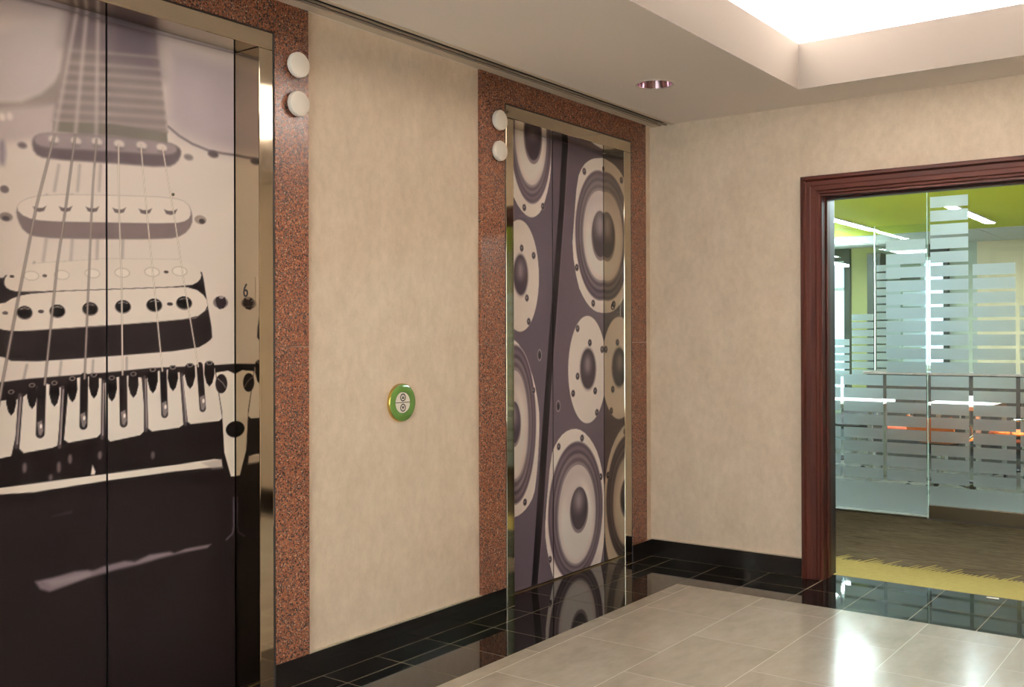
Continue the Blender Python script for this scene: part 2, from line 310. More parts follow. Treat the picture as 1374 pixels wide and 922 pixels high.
GUITAR=[
('p',[(1.3621,2.4956),(2.5292,2.8504),(2.5282,2.4718),(1.362,2.3628)],(158,146,150),0.08,1),
('p',[(1.3616,2.0311),(2.5275,2.239),(2.5248,1.2223),(1.3607,1.2142)],(212,201,195),0.1,1),
('p',[(2.1803,2.4201),(2.528,2.4136),(2.5271,2.0645),(2.3718,2.0705),(2.2262,2.1035),(2.1766,2.1495)],(168,156,162),0.05,1),
('p',[(1.3618,2.2301),(1.7873,2.4275),(1.7742,2.2275),(1.7114,2.1419),(1.6267,2.1021),(1.3616,2.0488)],(186,175,176),0.03,1),
('p',[(1.3616,2.0532),(1.6457,2.1127),(1.7114,2.1515),(1.7539,2.194),(1.7742,2.2275),(1.774,2.1292),(1.699,2.0913),(1.5799,2.0677),(1.3616,2.0267)],(134,123,118),0.012,1),
('p',[(1.3616,2.0267),(1.7613,2.1269),(1.7536,2.0228),(1.6265,1.9836),(1.3615,1.9383)],(180,167,167),0.02,1),
('e',(1.5868,2.0549),(0.0093,0.0118),(225,215,210),0.008,1,0),
('e',(1.6102,2.0613),(0.0094,0.0118),(220,210,206),0.008,1,0),
('l',[(2.1827,2.1235),(2.2262,2.098),(2.2833,2.0767),(2.3551,2.0625),(2.4224,2.061),(2.5271,2.0645)],0.008,(96,85,90),0.006,1),
('p',[(1.8948,2.5563),(2.0441,2.5981),(2.126,2.5677),(2.1317,2.4623),(2.1412,2.3642),(2.1549,2.2733),(2.1669,2.1868),(2.1772,2.105),(2.0642,2.0512),(1.8451,2.0274),(1.7511,2.0688),(1.7665,2.1744),(1.7819,2.2722),(1.7975,2.3621),(1.81,2.4395),(1.8189,2.504)],(122,110,109),0.012,1),
('p',[(1.9501,2.5718),(2.1231,2.6202),(2.1376,2.3835),(2.1465,2.3051),(1.9496,2.3153)],(86,75,83),0.06,1),
('p',[(1.8237,2.5364),(1.9501,2.5718),(1.9496,2.341),(1.7948,2.3306)],(104,92,97),0.05,1),
('l',[(1.8155,2.3156),(1.9719,2.3408),(2.1406,2.3654)],0.009,(172,161,154),0.01,0.5),
('l',[(1.8155,2.2982),(1.9719,2.3241),(2.1405,2.3493)],0.009,(98,87,86),0.01,0.5),
('l',[(1.8069,2.274),(1.9694,2.2991),(2.1453,2.3236)],0.009,(172,161,154),0.01,0.5),
('l',[(1.8068,2.2566),(1.9694,2.2824),(2.1453,2.3075)],0.009,(98,87,86),0.01,0.5),
('l',[(1.7983,2.24),(1.967,2.2651),(2.1501,2.2897)],0.009,(172,161,154),0.01,0.5),
('l',[(1.7983,2.2227),(1.967,2.2484),(2.1501,2.2736)],0.009,(98,87,86),0.01,0.5),
('l',[(1.7897,2.2061),(1.9646,2.2312),(2.1549,2.2558)],0.009,(172,161,154),0.01,0.5),
('l',[(1.7897,2.1888),(1.9645,2.2145),(2.1548,2.2397)],0.009,(98,87,86),0.01,0.5),
('l',[(1.7812,2.1724),(1.9621,2.1973),(2.1597,2.2218)],0.009,(172,161,154),0.01,0.5),
('l',[(1.7812,2.1552),(1.9621,2.1806),(2.1596,2.2057)],0.009,(98,87,86),0.01,0.5),
('l',[(1.7728,2.1388),(1.9597,2.1634),(2.1645,2.1877)],0.009,(172,161,154),0.01,0.5),
('l',[(1.7727,2.1216),(1.9597,2.1467),(2.1644,2.1716)],0.009,(98,87,86),0.01,0.5),
('l',[(1.7643,2.1054),(1.9573,2.1296),(2.1693,2.1536)],0.009,(172,161,154),0.01,0.5),
('l',[(1.7643,2.0882),(1.9572,2.1129),(2.1693,2.1374)],0.009,(98,87,86),0.01,0.5),
('l',[(1.7559,2.0721),(1.9549,2.0959),(2.1741,2.1194)],0.009,(172,161,154),0.01,0.5),
('l',[(1.7559,2.0549),(1.9548,2.0792),(2.1741,2.1032)],0.009,(98,87,86),0.01,0.5),
('p',[(1.7537,2.0692),(1.9603,2.0968),(2.1765,2.1009),(2.1795,2.0609),(1.9602,2.0582),(1.7486,2.0342)],(92,86,78),0.006,1),
('l',[(1.7561,2.0232),(1.8419,2.4915)],0.012,(186,174,172),0.01,0.8),
('l',[(1.828,2.0346),(1.8738,2.5)],0.012,(186,174,172),0.01,0.8),
('l',[(1.9025,2.0389),(1.9115,2.5102)],0.012,(186,174,172),0.01,0.8),
('p',[(1.6829,1.9976),(1.6903,2.0098),(1.7075,2.0198),(1.7348,2.0276),(1.7995,2.0363),(1.9053,2.0457),(2.0137,2.0543),(2.1249,2.0627),(2.1934,2.0644),(2.2151,2.0595),(2.2292,2.0521),(2.2355,2.0421),(2.2339,2.0277),(2.2244,2.0083),(2.2097,1.9927),(2.1892,1.9807),(2.1223,1.9709),(2.013,1.964),(1.8983,1.956),(1.7801,1.9471),(1.7148,1.9459),(1.6975,1.9517),(1.6866,1.964),(1.6817,1.9825)],(72,60,63),0.007,1),
('p',[(1.691,2.0068),(1.6994,2.0154),(1.7161,2.0229),(1.741,2.0293),(1.8034,2.0369),(1.9066,2.0459),(2.0123,2.0541),(2.1204,2.062),(2.1872,2.0634),(2.2089,2.0586),(2.2182,2.0499),(2.2151,2.037),(2.2026,2.0278),(2.181,2.022),(2.1158,2.0145),(2.0108,2.0061),(1.9052,1.9962),(1.7994,1.9856),(1.7359,1.981),(1.7111,1.9822),(1.6959,1.9876),(1.6895,1.9977)],(136,124,126),0.008,1),
('e',(1.7536,2.0106),(0.0177,0.0123),(205,194,190),0.006,1,0),
('e',(1.7536,1.9959),(0.0151,0.0061),(110,98,100),0.006,0.8,0),
('e',(1.8307,2.0176),(0.0183,0.0125),(205,194,190),0.006,1,0),
('e',(1.8307,2.0027),(0.0157,0.0063),(110,98,100),0.006,0.8,0),
('e',(1.9053,2.0267),(0.019,0.0127),(205,194,190),0.006,1,0),
('e',(1.9053,2.0114),(0.0162,0.0063),(110,98,100),0.006,0.8,0),
('e',(1.9882,2.0317),(0.0198,0.0129),(205,194,190),0.006,1,0),
('e',(1.9882,2.0162),(0.0169,0.0065),(110,98,100),0.006,0.8,0),
('e',(2.0745,2.0396),(0.0205,0.0132),(205,194,190),0.006,1,0),
('e',(2.0744,2.0238),(0.0176,0.0066),(110,98,100),0.006,0.8,0),
('e',(2.1551,2.0438),(0.0213,0.0134),(205,194,190),0.006,1,0),
('e',(2.1551,2.0276),(0.0182,0.0067),(110,98,100),0.006,0.8,0),
('e',(1.6503,1.9754),(0.0144,0.0096),(90,78,80),0.007,1,0),
('e',(2.2672,2.0248),(0.0192,0.0111),(120,108,108),0.007,1,0),
('e',(2.3752,2.0514),(0.0234,0.0127),(74,63,66),0.007,1,0),
('e',(1.5867,1.9423),(0.0093,0.0375),(120,108,120),0.012,0.6,0),
('e',(1.5867,1.9423),(0.0093,0.0375),(120,108,120),0.012,0.6,0),
('l',[(1.7711,1.9274),(1.7558,1.8422)],0.009,(150,138,136),0.007,0.75),
('l',[(1.8436,1.9372),(1.8356,1.8514)],0.009,(150,138,136),0.007,0.75),
('l',[(1.9187,1.9474),(1.9131,1.8603)],0.009,(150,138,136),0.007,0.75),
('l',[(1.7307,1.8247),(1.7156,1.719)],0.009,(150,138,136),0.007,0.75),
('l',[(1.8173,1.8344),(1.8093,1.727)],0.009,(150,138,136),0.007,0.75),
('l',[(1.728,1.6788),(1.7179,1.6102)],0.009,(150,138,136),0.007,0.75),
('l',[(1.817,1.6855),(1.8117,1.6158)],0.009,(150,138,136),0.007,0.75),
('l',[(1.9073,1.6923),(1.9045,1.6212)],0.009,(150,138,136),0.007,0.75),
('l',[(2.0016,1.6994),(1.9987,1.6319)],0.009,(150,138,136),0.007,0.75),
('l',[(1.6884,1.6037),(1.664,1.5068)],0.009,(150,140,136),0.004,0.75),
('l',[(1.7911,1.6096),(1.773,1.5104)],0.009,(150,140,136),0.004,0.75),
('l',[(1.664,1.4757),(1.6494,1.3921)],0.009,(150,140,136),0.004,0.75),
('l',[(1.7729,1.4785),(1.7627,1.3926)],0.009,(150,140,136),0.004,0.75),
('l',[(1.88,1.5065),(1.8745,1.4032)],0.009,(150,140,136),0.004,0.75),
('l',[(1.6637,1.2728),(1.654,1.2302)],0.009,(150,140,136),0.004,0.75),
('l',[(1.7777,1.2798),(1.7725,1.2333)],0.009,(150,140,136),0.004,0.75),
('l',[(1.8903,1.2823),(1.8876,1.242)],0.009,(150,140,136),0.004,0.75),
('l',[(2.015,1.29),(2.015,1.2511)],0.009,(150,140,136),0.004,0.75),
('p',[(1.6338,1.7765),(1.6448,1.7933),(1.6681,1.8077),(1.7047,1.8199),(1.7799,1.8322),(1.8981,1.8439),(2.0176,1.8546),(2.138,1.8642),(2.2162,1.8658),(2.2477,1.8598),(2.2683,1.8475),(2.2779,1.8292),(2.2827,1.8089),(2.2826,1.7869),(2.2729,1.7653),(2.2538,1.7445),(2.2285,1.7296),(2.1973,1.7202),(2.1017,1.7096),(1.9498,1.6981),(1.8314,1.6903),(1.7417,1.6859),(1.6873,1.6877),(1.6655,1.6956),(1.6499,1.7081),(1.6404,1.7249),(1.6338,1.7423),(1.6305,1.7596)],(104,91,91),0.004,1),
('p',[(1.6338,1.7784),(1.6448,1.7938),(1.6681,1.8077),(1.7047,1.8199),(1.7799,1.8322),(1.8981,1.8439),(2.0176,1.8546),(2.138,1.8642),(2.2162,1.8658),(2.2477,1.8598),(2.2674,1.8474),(2.2756,1.8289),(2.2756,1.8124),(2.2673,1.7979),(2.25,1.7867),(2.2229,1.7788),(2.1369,1.7695),(1.9983,1.759),(1.8778,1.7502),(1.7734,1.7426),(1.707,1.7405),(1.6753,1.7438),(1.6519,1.7517),(1.6362,1.7644)],(218,207,200),0.003,1),
('p',[(1.6838,1.7835),(1.6985,1.7802),(1.7157,1.7819),(1.7282,1.7893),(1.7207,1.7727),(1.7058,1.7677),(1.6911,1.7698)],(88,76,76),0.003,1),
('p',[(1.7709,1.7924),(1.7862,1.7891),(1.8042,1.7909),(1.8172,1.7984),(1.8094,1.7815),(1.7939,1.7763),(1.7785,1.7785)],(88,76,76),0.003,1),
('p',[(1.8645,1.8007),(1.8805,1.7973),(1.8994,1.7992),(1.913,1.807),(1.9048,1.7897),(1.8886,1.7843),(1.8725,1.7865)],(88,76,76),0.003,1),
('p',[(1.9625,1.8069),(1.9793,1.8034),(1.999,1.8054),(2.0132,1.8133),(2.0047,1.7956),(1.9877,1.7901),(1.9708,1.7923)],(88,76,76),0.003,1),
('p',[(2.0622,1.8144),(2.0798,1.8109),(2.1005,1.8129),(2.1154,1.821),(2.1064,1.8029),(2.0886,1.7972),(2.071,1.7994)],(88,76,76),0.003,1),
('p',[(2.1637,1.8219),(2.182,1.8183),(2.2037,1.8205),(2.2193,1.8288),(2.2099,1.8102),(2.1913,1.8043),(2.1728,1.8066)],(88,76,76),0.003,1),
('e',(1.5981,1.7418),(0.021,0.0141),(120,108,104),0.004,1,0),
('e',(1.598,1.7371),(0.0116,0.0071),(58,48,50),0.003,1,0),
('e',(2.3184,1.7984),(0.0261,0.0167),(140,128,122),0.003,1,0),
('e',(2.3248,1.7934),(0.0131,0.0097),(52,42,44),0.002,1,0),
('e',(1.5935,1.8283),(0.014,0.0118),(88,78,78),0.004,1,0),
('p',[(1.4154,1.532),(1.529,1.5415),(1.5907,1.55),(1.5954,1.5573),(1.7554,1.5709),(2.1119,1.5935),(2.3178,1.6052),(2.3243,1.6027),(2.3315,1.578),(2.3399,1.5309),(2.351,1.4717),(2.3661,1.4007),(2.3693,1.3597),(2.3607,1.3502),(2.3408,1.3374),(2.31,1.3227),(2.1979,1.3095),(2.0165,1.2991),(1.8504,1.2906),(1.6977,1.284),(1.6137,1.287),(1.5904,1.2992),(1.5219,1.3104),(1.413,1.3198),(1.3609,1.3752),(1.361,1.4767)],(40,32,34),0.0025,1),
('p',[(1.5926,1.5384),(1.5959,1.5503),(1.6047,1.5617),(1.6188,1.5733),(1.6407,1.5841),(1.6709,1.5946),(1.7199,1.6041),(1.789,1.6122),(1.8775,1.6216),(1.9874,1.6317),(2.0883,1.6386),(2.1786,1.6413),(2.2424,1.6389),(2.2774,1.6315),(2.3022,1.6202),(2.3172,1.606),(2.3217,1.5915),(2.3171,1.5774),(2.304,1.5649),(2.2827,1.5546),(2.182,1.5425),(2.0121,1.5294),(1.8539,1.5187),(1.7074,1.5102),(1.6287,1.5079),(1.6112,1.5121),(1.5995,1.5187),(1.5935,1.5279)],(214,203,195),0.002,1),
('l',[(1.6982,1.6019),(1.9318,1.6304),(2.2251,1.6455)],0.002,(170,160,152),0.002,0.6),
('e',(1.6788,1.56),(0.0255,0.0156),(172,160,152),0.002,0.8,0),
('e',(1.6787,1.5599),(0.0223,0.013),(222,212,204),0.0015,1,0),
('e',(1.7809,1.5672),(0.0268,0.016),(172,160,152),0.002,0.8,0),
('e',(1.7809,1.5673),(0.0235,0.0132),(222,212,204),0.0015,1,0),
('e',(1.8883,1.5774),(0.0282,0.0164),(172,160,152),0.002,0.8,0),
('e',(1.8883,1.5774),(0.0248,0.0136),(222,212,204),0.0015,1,0),
('e',(1.9988,1.5853),(0.0298,0.0168),(172,160,152),0.002,0.8,0),
('e',(1.9987,1.5853),(0.0261,0.014),(222,212,204),0.0015,1,0),
('e',(2.1151,1.5937),(0.0314,0.0173),(172,160,152),0.002,0.8,0),
('e',(2.1151,1.5937),(0.0274,0.0144),(222,212,204),0.0015,1,0),
('e',(2.2284,1.602),(0.033,0.0177),(172,160,152),0.002,0.8,0),
('e',(2.2283,1.602),(0.0289,0.0148),(222,212,204),0.0015,1,0),
('e',(1.6164,1.5547),(0.0076,0.0047),(70,58,56),0.0015,1,0),
('e',(1.7228,1.562),(0.0079,0.0049),(70,58,56),0.0015,1,0),
('e',(2.1724,1.5966),(0.0098,0.0054),(70,58,56),0.0015,1,0),
('p',[(1.3816,1.4063),(1.4238,1.4381),(1.4796,1.4568),(1.5497,1.4616),(1.5957,1.4711),(1.6159,1.4844),(1.6429,1.4947),(1.6781,1.502),(1.7522,1.5102),(1.8699,1.5207),(1.9928,1.5302),(2.1207,1.5386),(2.2124,1.5437),(2.2628,1.5439),(2.302,1.536),(2.33,1.5186),(2.3455,1.4995),(2.3487,1.4789),(2.3365,1.4591),(2.3083,1.4403),(2.241,1.4262),(2.1379,1.4161),(2.0176,1.4072),(1.883,1.3993),(1.7774,1.3917),(1.6959,1.3849),(1.6411,1.3821),(1.6103,1.3829),(1.5893,1.3857),(1.5778,1.3896),(1.5171,1.3914),(1.4114,1.3909)],(216,205,197),0.0018,1),
('l',[(1.6377,1.5047),(1.9316,1.5247),(2.2724,1.5479)],0.003,(66,56,56),0.001,1),
('e',(1.6569,1.4398),(0.0264,0.0215),(120,108,104),0.002,1,0),
('e',(1.6568,1.4421),(0.0241,0.0201),(26,20,22),0.0015,1,0),
('l',[(1.6424,1.4514),(1.6567,1.4553),(1.6712,1.452)],0.0022,(190,180,174),0.002,0.8),
('e',(1.7654,1.4466),(0.0278,0.022),(120,108,104),0.002,1,0),
('e',(1.7654,1.4489),(0.0253,0.0206),(26,20,22),0.0015,1,0),
('l',[(1.7501,1.4584),(1.7653,1.4624),(1.7806,1.4591)],0.0022,(190,180,174),0.002,0.8),
('e',(1.8801,1.4562),(0.0294,0.0226),(120,108,104),0.002,1,0),
('e',(1.8801,1.4587),(0.0268,0.0212),(26,20,22),0.0015,1,0),
('l',[(1.8639,1.4684),(1.88,1.4725),(1.8961,1.4691)],0.0022,(190,180,174),0.002,0.8),
('e',(2.0014,1.4663),(0.0312,0.0233),(120,108,104),0.002,1,0),
('e',(2.0013,1.4689),(0.0283,0.0217),(26,20,22),0.0015,1,0),
('l',[(1.9843,1.4788),(2.0012,1.4831),(2.0183,1.4797)],0.0022,(190,180,174),0.002,0.8),
('e',(2.1239,1.4743),(0.033,0.024),(120,108,104),0.002,1,0),
('e',(2.1238,1.4769),(0.03,0.0224),(26,20,22),0.0015,1,0),
('l',[(2.1057,1.4871),(2.1236,1.4916),(2.1417,1.4881)],0.0022,(190,180,174),0.002,0.8),
('e',(2.2471,1.4853),(0.0348,0.0246),(120,108,104),0.002,1,0),
('e',(2.247,1.488),(0.0317,0.0229),(26,20,22),0.0015,1,0),
('l',[(2.2279,1.4985),(2.2469,1.5031),(2.2659,1.4995)],0.0022,(190,180,174),0.002,0.8),
('e',(1.5953,1.4387),(0.0093,0.0056),(62,52,50),0.0015,1,0),
('e',(1.7103,1.4455),(0.0099,0.0058),(62,52,50),0.0015,1,0),
('e',(2.1875,1.4811),(0.0124,0.0065),(62,52,50),0.0015,1,0),
('l',[(1.6566,1.3826),(1.9313,1.4011),(2.2947,1.4312),(2.3503,1.4683)],0.0025,(170,158,150),0.002,0.7),
('e',(2.4076,1.4922),(0.0339,0.0226),(120,108,108),0.003,1,0),
('p',[(2.3837,1.4971),(2.3871,1.5113),(2.4074,1.5176),(2.4278,1.5125),(2.4346,1.49),(2.4209,1.4697),(2.4005,1.4665),(2.3904,1.4776)],(48,38,42),0.002,1),
('e',(2.4108,1.512),(0.0102,0.0057),(150,138,138),0.002,1,0),
('p',[(1.3607,1.2054),(1.5787,1.2212),(1.6733,1.2295),(1.7981,1.2349),(1.931,1.2407),(2.1022,1.2513),(2.3731,1.2551),(2.5249,1.26),(2.5208,-0.2251),(1.3596,0.1572)],(38,30,32),0.0025,1),
('p',[(1.3606,1.126),(2.5248,1.2223),(2.5237,0.8164),(1.3603,0.8395)],(36,28,30),0.02,1),
('p',[(1.4448,1.1474),(1.5972,1.1642),(1.6348,1.1645),(1.6275,1.0491),(1.6133,0.9866),(1.4446,0.9671)],(214,205,198),0.0018,1),
('p',[(1.6515,1.1708),(1.7025,1.2092),(1.7272,1.2106),(1.7776,1.1963),(1.7749,1.1106),(1.7645,1.0061),(1.7469,1.0004),(1.6536,0.9922),(1.6393,1.0078)],(214,205,198),0.0018,1),
('p',[(1.8032,1.1952),(1.8345,1.2262),(1.8662,1.2301),(1.92,1.2207),(1.9227,1.1876),(1.917,1.033),(1.9034,1.0215),(1.8029,1.0125),(1.7875,1.0237)],(214,205,198),0.0018,1),
('p',[(1.9337,1.2049),(1.9809,1.2237),(2.0206,1.2275),(2.0727,1.2179),(2.0813,1.1174),(2.0811,1.0278),(2.0664,1.0158),(1.9526,1.0033),(1.9388,1.016)],(214,205,198),0.0018,1),
('p',[(2.0933,1.2145),(2.1381,1.2396),(2.1808,1.2437),(2.2273,1.2315),(2.2426,1.0398),(2.2237,1.0303),(2.1137,1.0253),(2.0988,1.037)],(214,205,198),0.0018,1),
('p',[(2.2399,1.2175),(2.2942,1.2543),(2.3399,1.2587),(2.3798,1.2437),(2.413,1.0529),(2.3994,1.0425),(2.2744,1.0402),(2.2617,1.0494)],(214,205,198),0.0018,1),
('l',[(1.642,1.1784),(1.6298,1.0134)],0.011,(70,60,62),0.002,1),
('l',[(1.6443,1.1712),(1.6322,1.0226)],0.0035,(176,166,166),0.002,0.8),
('l',[(1.7827,1.1961),(1.7722,1.0005)],0.011,(70,60,62),0.002,1),
('l',[(1.7852,1.1886),(1.7747,1.0101)],0.0035,(176,166,166),0.002,0.8),
('l',[(1.9255,1.2103),(1.9224,1.0174)],0.011,(70,60,62),0.002,1),
('l',[(1.9282,1.2026),(1.9251,1.0273)],0.0035,(176,166,166),0.002,0.8),
('l',[(2.0844,1.2201),(2.0899,1.0298)],0.011,(70,60,62),0.002,1),
('l',[(2.0874,1.2121),(2.0929,1.0401)],0.0035,(176,166,166),0.002,0.8),
('l',[(2.2367,1.223),(2.2521,1.0391)],0.011,(70,60,62),0.002,1),
('l',[(2.2399,1.2147),(2.2553,1.0498)],0.0035,(176,166,166),0.002,0.8),
('l',[(1.7124,1.2088),(1.7072,1.0498)],0.03,(36,28,30),0.002,1),
('p',[(1.6974,1.0867),(1.7122,1.0929),(1.7171,1.0587),(1.7096,1.0424),(1.7023,1.0478)],(120,110,110),0.003,1),
('e',(1.7096,1.0737),(0.004,0.0072),(226,216,210),0.002,1,0),
('l',[(1.8582,1.2279),(1.8553,1.0655)],0.029,(36,28,30),0.002,1),
('p',[(1.8448,1.1036),(1.8606,1.1101),(1.8659,1.0747),(1.8579,1.0578),(1.85,1.0634)],(120,110,110),0.003,1),
('e',(1.8579,1.0903),(0.0043,0.0075),(226,216,210),0.002,1,0),
('l',[(2.0007,1.2256),(2.0032,1.0624)],0.03,(36,28,30),0.002,1),
('p',[(1.992,1.1019),(2.009,1.1086),(2.0146,1.072),(2.006,1.0544),(1.9975,1.0602)],(120,110,110),0.003,1),
('e',(2.0061,1.0881),(0.0045,0.0078),(226,216,210),0.002,1,0),
('l',[(2.1593,1.239),(2.1651,1.083)],0.028,(36,28,30),0.002,1),
('p',[(2.153,1.124),(2.1713,1.131),(2.1774,1.093),(2.1681,1.0748),(2.159,1.0807)],(120,110,110),0.003,1),
('e',(2.1682,1.1097),(0.0049,0.0081),(226,216,210),0.002,1,0),
('l',[(2.3137,1.2538),(2.3264,1.0949)],0.028,(36,28,30),0.002,1),
('p',[(2.3134,1.1373),(2.3331,1.1447),(2.3395,1.1053),(2.3296,1.0864),(2.3198,1.0925)],(120,110,110),0.003,1),
('e',(2.3297,1.1225),(0.0052,0.0083),(226,216,210),0.002,1,0),
('p',[(1.5984,1.1876),(1.6066,1.1954),(1.6207,1.1948),(1.6289,1.1861),(1.63,1.153),(1.6229,1.125),(1.6135,1.1138),(1.6041,1.1262),(1.5972,1.1548)],(34,26,28),0.0016,1),
('e',(1.6136,1.1892),(0.0099,0.0071),(110,100,98),0.0015,1,0),
('e',(1.6136,1.1892),(0.0061,0.0042),(30,24,26),0.001,1,0),
('p',[(1.6648,1.2059),(1.6733,1.214),(1.6878,1.2134),(1.6964,1.2046),(1.6975,1.1709),(1.6902,1.1424),(1.6804,1.131),(1.6707,1.1435),(1.6635,1.1726)],(34,26,28),0.0016,1),
('e',(1.6805,1.2077),(0.0103,0.0072),(110,100,98),0.0015,1,0),
('e',(1.6805,1.2077),(0.0063,0.0043),(30,24,26),0.001,1,0),
('p',[(1.7385,1.2102),(1.7472,1.2183),(1.7624,1.2178),(1.7712,1.2088),(1.7724,1.1745),(1.7648,1.1455),(1.7547,1.1339),(1.7446,1.1466),(1.7372,1.1762)],(34,26,28),0.0016,1),
('e',(1.7548,1.2119),(0.0106,0.0074),(110,100,98),0.0015,1,0),
('e',(1.7548,1.2119),(0.0066,0.0043),(30,24,26),0.001,1,0),
('p',[(1.7994,1.2225),(1.8084,1.2309),(1.824,1.2303),(1.8332,1.2213),(1.8344,1.1864),(1.8265,1.157),(1.8161,1.1451),(1.8057,1.158),(1.7981,1.188)],(34,26,28),0.0016,1),
('e',(1.8162,1.2244),(0.011,0.0074),(110,100,98),0.0015,1,0),
('e',(1.8163,1.2244),(0.0067,0.0045),(30,24,26),0.001,1,0),
('p',[(1.8755,1.2323),(1.8849,1.2408),(1.9011,1.2403),(1.9105,1.2312),(1.9118,1.1956),(1.9036,1.1656),(1.8928,1.1535),(1.8821,1.1667),(1.8741,1.1972)],(34,26,28),0.0016,1),
('e',(1.893,1.2342),(0.0113,0.0076),(110,100,98),0.0015,1,0),
('e',(1.893,1.2342),(0.007,0.0045),(30,24,26),0.001,1,0),
('p',[(1.9406,1.22),(1.9503,1.2286),(1.967,1.228),(1.9767,1.2187),(1.9781,1.1826),(1.9696,1.1521),(1.9584,1.1399),(1.9474,1.1533),(1.9392,1.1843)],(34,26,28),0.0016,1),
('e',(1.9587,1.2219),(0.0116,0.0077),(110,100,98),0.0015,1,0),
('e',(1.9586,1.2219),(0.0072,0.0046),(30,24,26),0.001,1,0),
('p',[(2.0221,1.2301),(2.0321,1.2389),(2.0494,1.2383),(2.0596,1.2288),(2.061,1.1921),(2.0522,1.161),(2.0406,1.1485),(2.0291,1.1621),(2.0206,1.1937)],(34,26,28),0.0016,1),
('e',(2.0408,1.2321),(0.0121,0.0079),(110,100,98),0.0015,1,0),
('e',(2.0408,1.2321),(0.0075,0.0047),(30,24,26),0.001,1,0),
('p',[(2.0978,1.2435),(2.1082,1.2524),(2.1261,1.252),(2.1366,1.2423),(2.138,1.2049),(2.1289,1.1733),(2.1169,1.1605),(2.105,1.1743),(2.0962,1.2065)],(34,26,28),0.0016,1),
('e',(2.1172,1.2456),(0.0126,0.008),(110,100,98),0.0015,1,0),
('e',(2.1171,1.2455),(0.0077,0.0048),(30,24,26),0.001,1,0),
('p',[(2.1792,1.2492),(2.19,1.2583),(2.2086,1.2579),(2.2195,1.2481),(2.221,1.21),(2.2116,1.1777),(2.1991,1.1647),(2.1868,1.1788),(2.1776,1.2115)],(34,26,28),0.0016,1),
('e',(2.1993,1.2513),(0.0131,0.0081),(110,100,98),0.0015,1,0),
('e',(2.1993,1.2513),(0.008,0.0049),(30,24,26),0.001,1,0),
('p',[(2.251,1.2554),(2.2622,1.2647),(2.2814,1.2643),(2.2926,1.2544),(2.2941,1.2156),(2.2844,1.1829),(2.2715,1.1697),(2.2588,1.1839),(2.2494,1.2172)],(34,26,28),0.0016,1),
('e',(2.2717,1.2576),(0.0134,0.0082),(110,100,98),0.0015,1,0),
('e',(2.2717,1.2576),(0.0084,0.005),(30,24,26),0.001,1,0),
('p',[(2.335,1.2616),(2.3465,1.2711),(2.3665,1.2707),(2.3781,1.2606),(2.3797,1.2212),(2.3696,1.1878),(2.3562,1.1743),(2.343,1.1888),(2.3333,1.2227)],(34,26,28),0.0016,1),
('e',(2.3565,1.2639),(0.0139,0.0084),(110,100,98),0.0015,1,0),
('e',(2.3565,1.2639),(0.0086,0.005),(30,24,26),0.001,1,0),
('p',[(2.3864,1.2266),(2.4408,1.232),(2.4824,1.215),(2.4894,1.2119),(2.4884,0.8234),(2.4536,0.8259),(2.4229,0.9217),(2.4131,1.0784),(2.393,1.1841)],(214,205,196),0.0018,1),
('e',(2.4101,1.1834),(0.0272,0.0368),(40,32,34),0.002,1,0),
('l',[(2.3931,1.2038),(2.4168,1.1859),(2.4304,1.1655)],0.002,(150,140,138),0.002,1),
('e',(2.4753,1.0057),(0.0453,0.0316),(24,18,20),0.002,1,0),
('p',[(1.3604,0.8879),(1.5782,0.8897),(1.9304,0.8933),(2.2078,0.896),(2.3789,0.9005),(2.4092,0.8946),(2.4125,0.8688),(2.2078,0.8729),(1.9303,0.8704),(1.6873,0.863),(1.5782,0.8699),(1.3604,0.8791)],(218,209,200),0.0018,1),
('p',[(2.3193,0.8926),(2.4092,0.8975),(2.4159,0.8628),(2.3688,0.865)],(168,158,154),0.006,0.7),
('e',(1.656,0.9444),(0.006,0.0143),(118,108,108),0.006,0.6,0),
('e',(1.7418,0.9036),(0.0062,0.0097),(118,108,108),0.006,0.6,0),
('e',(1.808,0.9577),(0.0065,0.0148),(118,108,108),0.006,0.6,0),
('e',(1.9141,0.9598),(0.0068,0.0126),(118,108,108),0.006,0.6,0),
('e',(1.7696,0.9346),(0.0063,0.0171),(118,108,108),0.006,0.6,0),
('e',(2.1164,0.9401),(0.0074,0.0133),(118,108,108),0.006,0.6,0),
('p',[(1.8816,0.8975),(1.887,0.9296),(1.8977,0.9058),(1.895,0.896)],(205,196,190),0.003,1),
('p',[(1.6893,0.5749),(1.7163,0.5755),(1.7462,0.5757),(1.8229,0.5818),(1.8677,0.5783),(1.8864,0.571),(1.927,0.5798),(2.0051,0.5834),(2.0452,0.5735),(2.1038,0.5879),(2.1854,0.5843),(2.204,0.5743),(2.2479,0.5829),(2.3614,0.5815),(2.3448,0.5718),(2.2258,0.5731),(2.1427,0.569),(2.0626,0.5624),(1.9768,0.5602),(1.8676,0.552),(1.7386,0.5323),(1.7064,0.5474)],(104,93,98),0.007,1),
('p',[(1.7212,0.5697),(1.8229,0.5694),(1.889,0.5692),(1.8756,0.5567),(1.7461,0.5453)],(128,117,121),0.01,0.6),
('p',[(1.7465,0.7764),(1.8155,0.7862),(1.8128,0.7766),(1.7667,0.7759)],(62,54,58),0.006,0.8),
('l',[(2.4655,0.7429),(2.4669,0.6368),(2.4599,0.6064),(2.4323,0.5881)],0.006,(92,84,100),0.005,0.9),
('l',[(1.7561,2.0232),(1.6961,1.7872),(1.6353,1.4797),(1.5833,1.2046),(1.574,1.1467)],0.009775,(88,78,76),0.0025,0.85),
('l',[(1.7561,2.0232),(1.6961,1.7872),(1.6353,1.4797),(1.5833,1.2046),(1.574,1.1467)],0.00425,(150,140,134),0.002,1),
